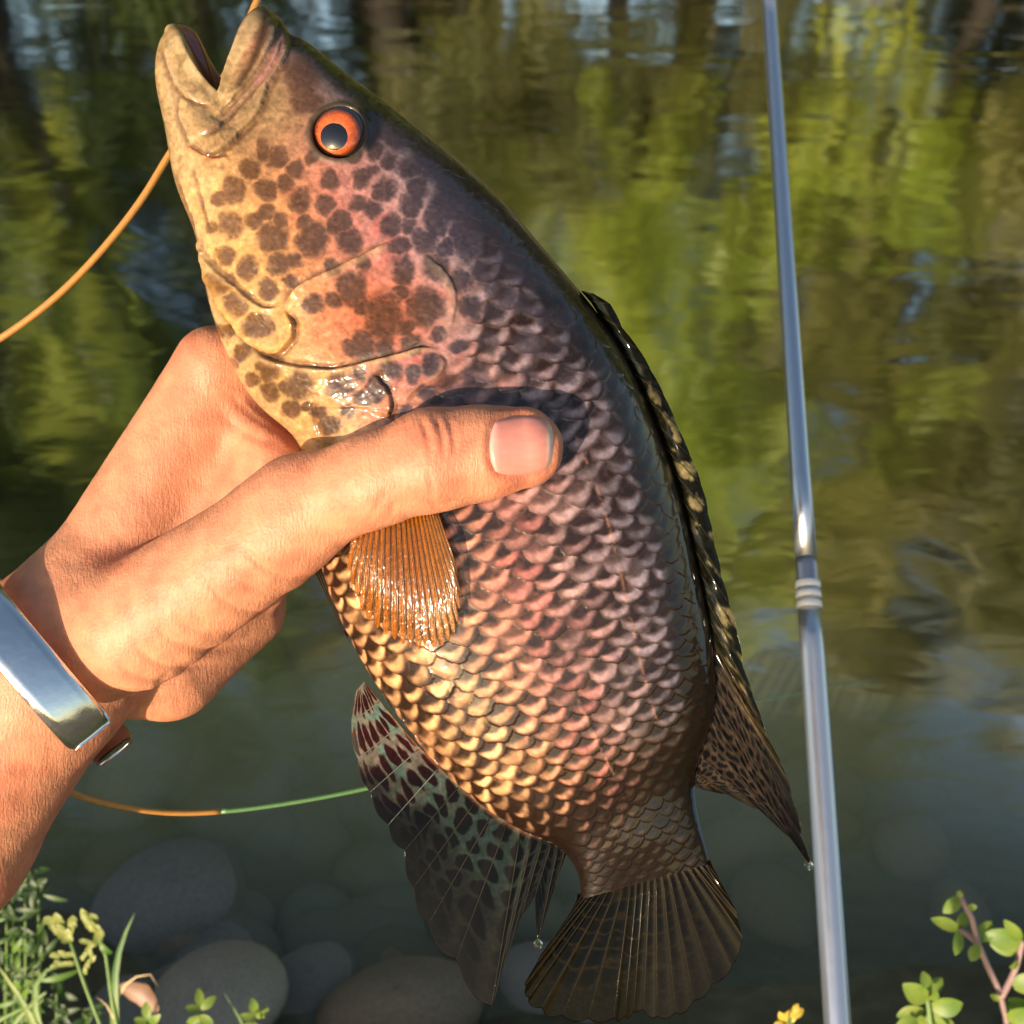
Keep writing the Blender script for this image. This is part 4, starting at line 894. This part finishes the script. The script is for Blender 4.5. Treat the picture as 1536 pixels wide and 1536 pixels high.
def root_at(p): return np.array([p[0], p[1], float(ground_h(np.array(p[0]), np.array(p[1]))) - .005])
def stem(pts, r0, r1, mat, parent, name='stem', n=20):
    q = smooth_line(np.array(pts), n); return tube(name, q, np.linspace(r0, r1, n), mat, parent, 8)
bank = lambda px_, py_, dep, dy=-.10: root_at(at(px_, py_, dep) + np.array([0, dy, 0]))
def pxl(px_, py_, dep): return at(px_, py_, dep)
# right: branching weed with small oval leaves
DP = .56
def weed(joints, leaves, label, stemmat, leafm, r0=.0022, basepx=None, group=None, dep=DP):
    b0 = bank(*basepx, dep); root = empty('leafy_weed', b0); tag(root, label, 'plant', group)
    for k, j in enumerate(joints):
        pts = [pxl(x, y, dep + dz) for x, y, dz in j]
        if k == 0: pts = [b0] + pts
        stem(pts, r0 if k == 0 else r0 * .75, r0 * .6, stemmat, root)
    for (x, y, ang, ln, wd) in leaves:
        p = pxl(x, y, dep + random.uniform(-.008, .008)); a = R(ang); l = ln * dep * .000607
        q_ = p + l * (math.cos(a) * RIGHT + math.sin(a) * UP + random.uniform(-.3, .5) * BACK)
        leaf(p, q_, wd * .5 * dep * .000607, leafm, root)
    return root
weed([[(1510, 1536, 0), (1500, 1490, 0), (1468, 1418, 0), (1452, 1362, 0), (1441, 1345, 0)], [(1468, 1418, 0), (1452, 1402, .004), (1438, 1394, .006)], [(1502, 1495, 0), (1524, 1450, 0), (1534, 1410, 0)]],
     [(1441, 1345, 222, 36, 20), (1441, 1346, 100, 10, 10), (1452, 1362, 20, 12, 10), (1438, 1394, 160, 44, 19), (1436, 1393, 60, 28, 20), (1437, 1396, 255, 34, 18), (1468, 1418, 240, 26, 18), (1470, 1412, 55, 34, 24), (1484, 1412, 10, 50, 44),
      (1530, 1410, 130, 44, 20), (1532, 1412, 170, 50, 34), (1528, 1440, 200, 20, 14), (1520, 1480, 30, 40, 30), (1512, 1500, 330, 40, 36), (1500, 1500, 150, 16, 10), (1512, 1530, 40, 36, 34)],
     'weed with pinkish branching stem and small yellow green oval leaves', STEMP, LEAFY, .0024, (1515, 1640))
weed([[(1398, 1560, 0), (1394, 1520, 0), (1388, 1480, 0)]],
     [(1390, 1500, 145, 46, 32), (1388, 1482, 95, 22, 20), (1386, 1488, 140, 26, 18), (1392, 1488, 40, 30, 20), (1396, 1510, 15, 44, 32), (1396, 1516, 300, 44, 30), (1386, 1516, 200, 40, 22), (1384, 1524, 250, 34, 24), (1376, 1532, 190, 34, 24), (1400, 1530, 330, 40, 26), (1394, 1500, 70, 20, 16), (1374, 1536, 230, 30, 24)],
     'short leafy sprig with crowded pale green leaves beside the branching weed', STEMG, LEAFY, .002, (1400, 1640))
weed([[(1178, 1570, 0), (1180, 1540, 0), (1186, 1520, 0)]], [(1180, 1534, 70, 26, 18), (1184, 1524, 20, 24, 14), (1180, 1530, 130, 20, 14), (1176, 1536, 200, 18, 14), (1190, 1518, 60, 14, 10)],
     'small yellow bud poking up next to the rod', STEMG, YEL, .0016, (1176, 1640))
# left: grasses with seed heads, broad blades, weeds
DL = .62
def seedgrass(pts, heads, label, side=()):
    b0 = bank(pts[0][0], pts[0][1] + 60, DL, -.06); root = empty('seeding_grass', b0); tag(root, label, 'grass plant')
    stem([b0] + [pxl(x, y, DL) for x, y in pts], .0016, .0009, STEMG, root)
    for (x, y, ang, ln, wd) in heads:
        p = pxl(x, y, DL); a = R(ang); l = ln * DL * .000607; dvec = math.cos(a) * RIGHT + math.sin(a) * UP
        for k in range(5):
            c = p + dvec * l * k / 5; leaf(c, c + l * .4 * (dvec + .5 * random.uniform(-1, 1) * np.cross(dvec, BACK) + .3 * BACK), wd * DL * .0003, SEED, root, name='seed')
    for (x, y, ang, ln, wd) in side:
        p = pxl(x, y, DL); a = R(ang); leaf(p, p + ln * DL * .000607 * (math.cos(a) * RIGHT + math.sin(a) * UP + .2 * BACK), wd * DL * .0003, LEAFG, root, bend=.15)
seedgrass([(150, 1536), (136, 1500), (118, 1450), (105, 1410)], [(104, 1412, 120, 40, 16), (104, 1412, 80, 34, 14), (92, 1398, 135, 28, 14), (112, 1432, 175, 30, 8), (112, 1446, 180, 30, 8), (122, 1440, 60, 26, 8), (128, 1462, 70, 34, 8)],
          'green grass stalk with a feathery tuft seed head at the bank', [(120, 1455, 190, 60, 10)])
seedgrass([(175, 1536), (165, 1480), (155, 1420), (142, 1395)], [(142, 1398, 115, 34, 12), (150, 1415, 100, 40, 14), (145, 1418, 160, 22, 8)], 'green grass stalk with a narrow yellow seed head at the bank', [(168, 1430, 130, 26, 12)])
def grassblade(pts, wd, label, mat=LEAFG, name='grass_blade', dep=DL):
    b0 = bank(pts[0][0], pts[0][1] + 60, dep, -.06); q_ = smooth_line(np.array([b0] + [pxl(x, y, dep) for x, y in pts]), 14); V = []
    for i in range(14):
        t = i / 13; d = q_[min(i + 1, 13)] - q_[max(i - 1, 0)]; sd_ = np.cross(d, BACK); sd_ /= np.linalg.norm(sd_); w = wd * dep * .0003 * (1 - t ** 3) * (.6 + .4 * t)
        V += [q_[i] - sd_ * w + BACK * w * .3, q_[i], q_[i] + sd_ * w + BACK * w * .3]
    tag(mesh(name, V, gridfaces(14, 3), mat), label, 'grass')
grassblade([(172, 1500), (176, 1440), (188, 1400), (203, 1368)], 22, 'broad upright grass blade beside the narrow seed head')
grassblade([(60, 1540), (52, 1480), (62, 1462), (90, 1450), (118, 1448)], 16, 'grass blade arching sideways behind the tuft seed head')
grassblade([(55, 1545), (35, 1505), (12, 1470), (-10, 1440)], 20, 'thick pale grass blade leaning away from the water', LEAFY)
grassblade([(-20, 1545), (20, 1520), (50, 1505)], 14, 'short low grass blade at the foot of the thick pale blade')
grassblade([(175, 1540), (165, 1515), (143, 1494)], 9, 'dry straw coloured stem among the grass', STRAW)
grassblade([(190, 1475), (215, 1462), (234, 1468), (238, 1482)], 7, 'thin withered stem arching toward the pale stone', STRAW)
grassblade([(365, 1540), (350, 1512), (334, 1486)], 9, 'thin green blade in front of the pale stone')
grassblade([(15, 1545), (70, 1490), (40, 1530)], 12, 'curled grass blade low on the bank')
for (x, y, lab) in ((300, 1510, 'tiny sprout with oval leaves in front of the pale stone'), (382, 1522, 'tiny sprout standing past the pale stone'), (222, 1530, 'tiny pale sprout at the foot of the pale stone')):
    weed([[(x, y + 30, 0), (x, y + 8, 0)]], [(x, y, 100, 26, 14), (x + 2, y + 4, 40, 26, 14), (x - 2, y + 6, 150, 20, 12), (x, y + 14, 330, 24, 14), (x, y + 14, 210, 24, 14)], lab, STEMG, LEAFY, .0012, (x, y + 120), dep=.60)
p = pxl(205, 1505, .66); root = leaf(p + np.array([0, 0, 0]), pxl(222, 1478, .66), .014, DRY, None, name='dry_leaf'); tag(root, 'curled reddish brown dead leaf beside the pale stone', 'leaf')
wl = [(20, 1318), (38, 1312), (10, 1345), (30, 1388), (18, 1430), (50, 1400), (8, 1460), (58, 1330), (-10, 1380), (60, 1440), (85, 1490), (100, 1520), (40, 1490), (130, 1520), (20, 1520)]
for i, (x, y) in enumerate(wl):
    lv = [(x + random.uniform(-14, 14), y + random.uniform(-14, 20), random.uniform(0, 360), random.uniform(18, 38), random.uniform(6, 11)) for _ in range(8)]
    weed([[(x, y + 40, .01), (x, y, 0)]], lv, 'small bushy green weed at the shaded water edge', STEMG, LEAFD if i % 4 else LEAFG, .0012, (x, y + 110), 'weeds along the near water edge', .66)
# grass carpet of the near bank below the frame
r = np.random.default_rng(12); n = 5000; gxs = r.uniform(-1.6, 1.6, n); gys = r.uniform(-.9, .42, n); gz = ground_h(gxs, gys); ok = gz > .055; gxs, gys, gz = gxs[ok], gys[ok], gz[ok]; n = len(gxs)
a = r.uniform(0, 6.28, n); hgt = r.uniform(.02, .06, n); wd = r.uniform(.0015, .003, n); ln_ = r.uniform(.0, .03, n)
bx = np.stack([gxs, gys, gz - .003], -1); dx = np.stack([np.cos(a), np.sin(a), 0 * a], -1); nx_ = np.stack([-np.sin(a), np.cos(a), 0 * a], -1)
V = np.stack([bx - dx * wd[:, None], bx + dx * wd[:, None], bx + dx * wd[:, None] * .7 + nx_ * (ln_ * .4)[:, None] + [0, 0, 1] * (hgt * .6)[:, None], bx - dx * wd[:, None] * .7 + nx_ * (ln_ * .4)[:, None] + [0, 0, 1] * (hgt * .6)[:, None], bx + nx_ * ln_[:, None] + [0, 0, 1] * hgt[:, None]], 1).reshape(-1, 3)
F = []
for i in range(n): F += [[5 * i, 5 * i + 1, 5 * i + 2, 5 * i + 3], [5 * i + 3, 5 * i + 2, 5 * i + 4]]
tag(mesh('bank_grass', V, F, LEAFG, None, smooth=False), 'short grass covering the near bank', 'grass', kind='stuff')
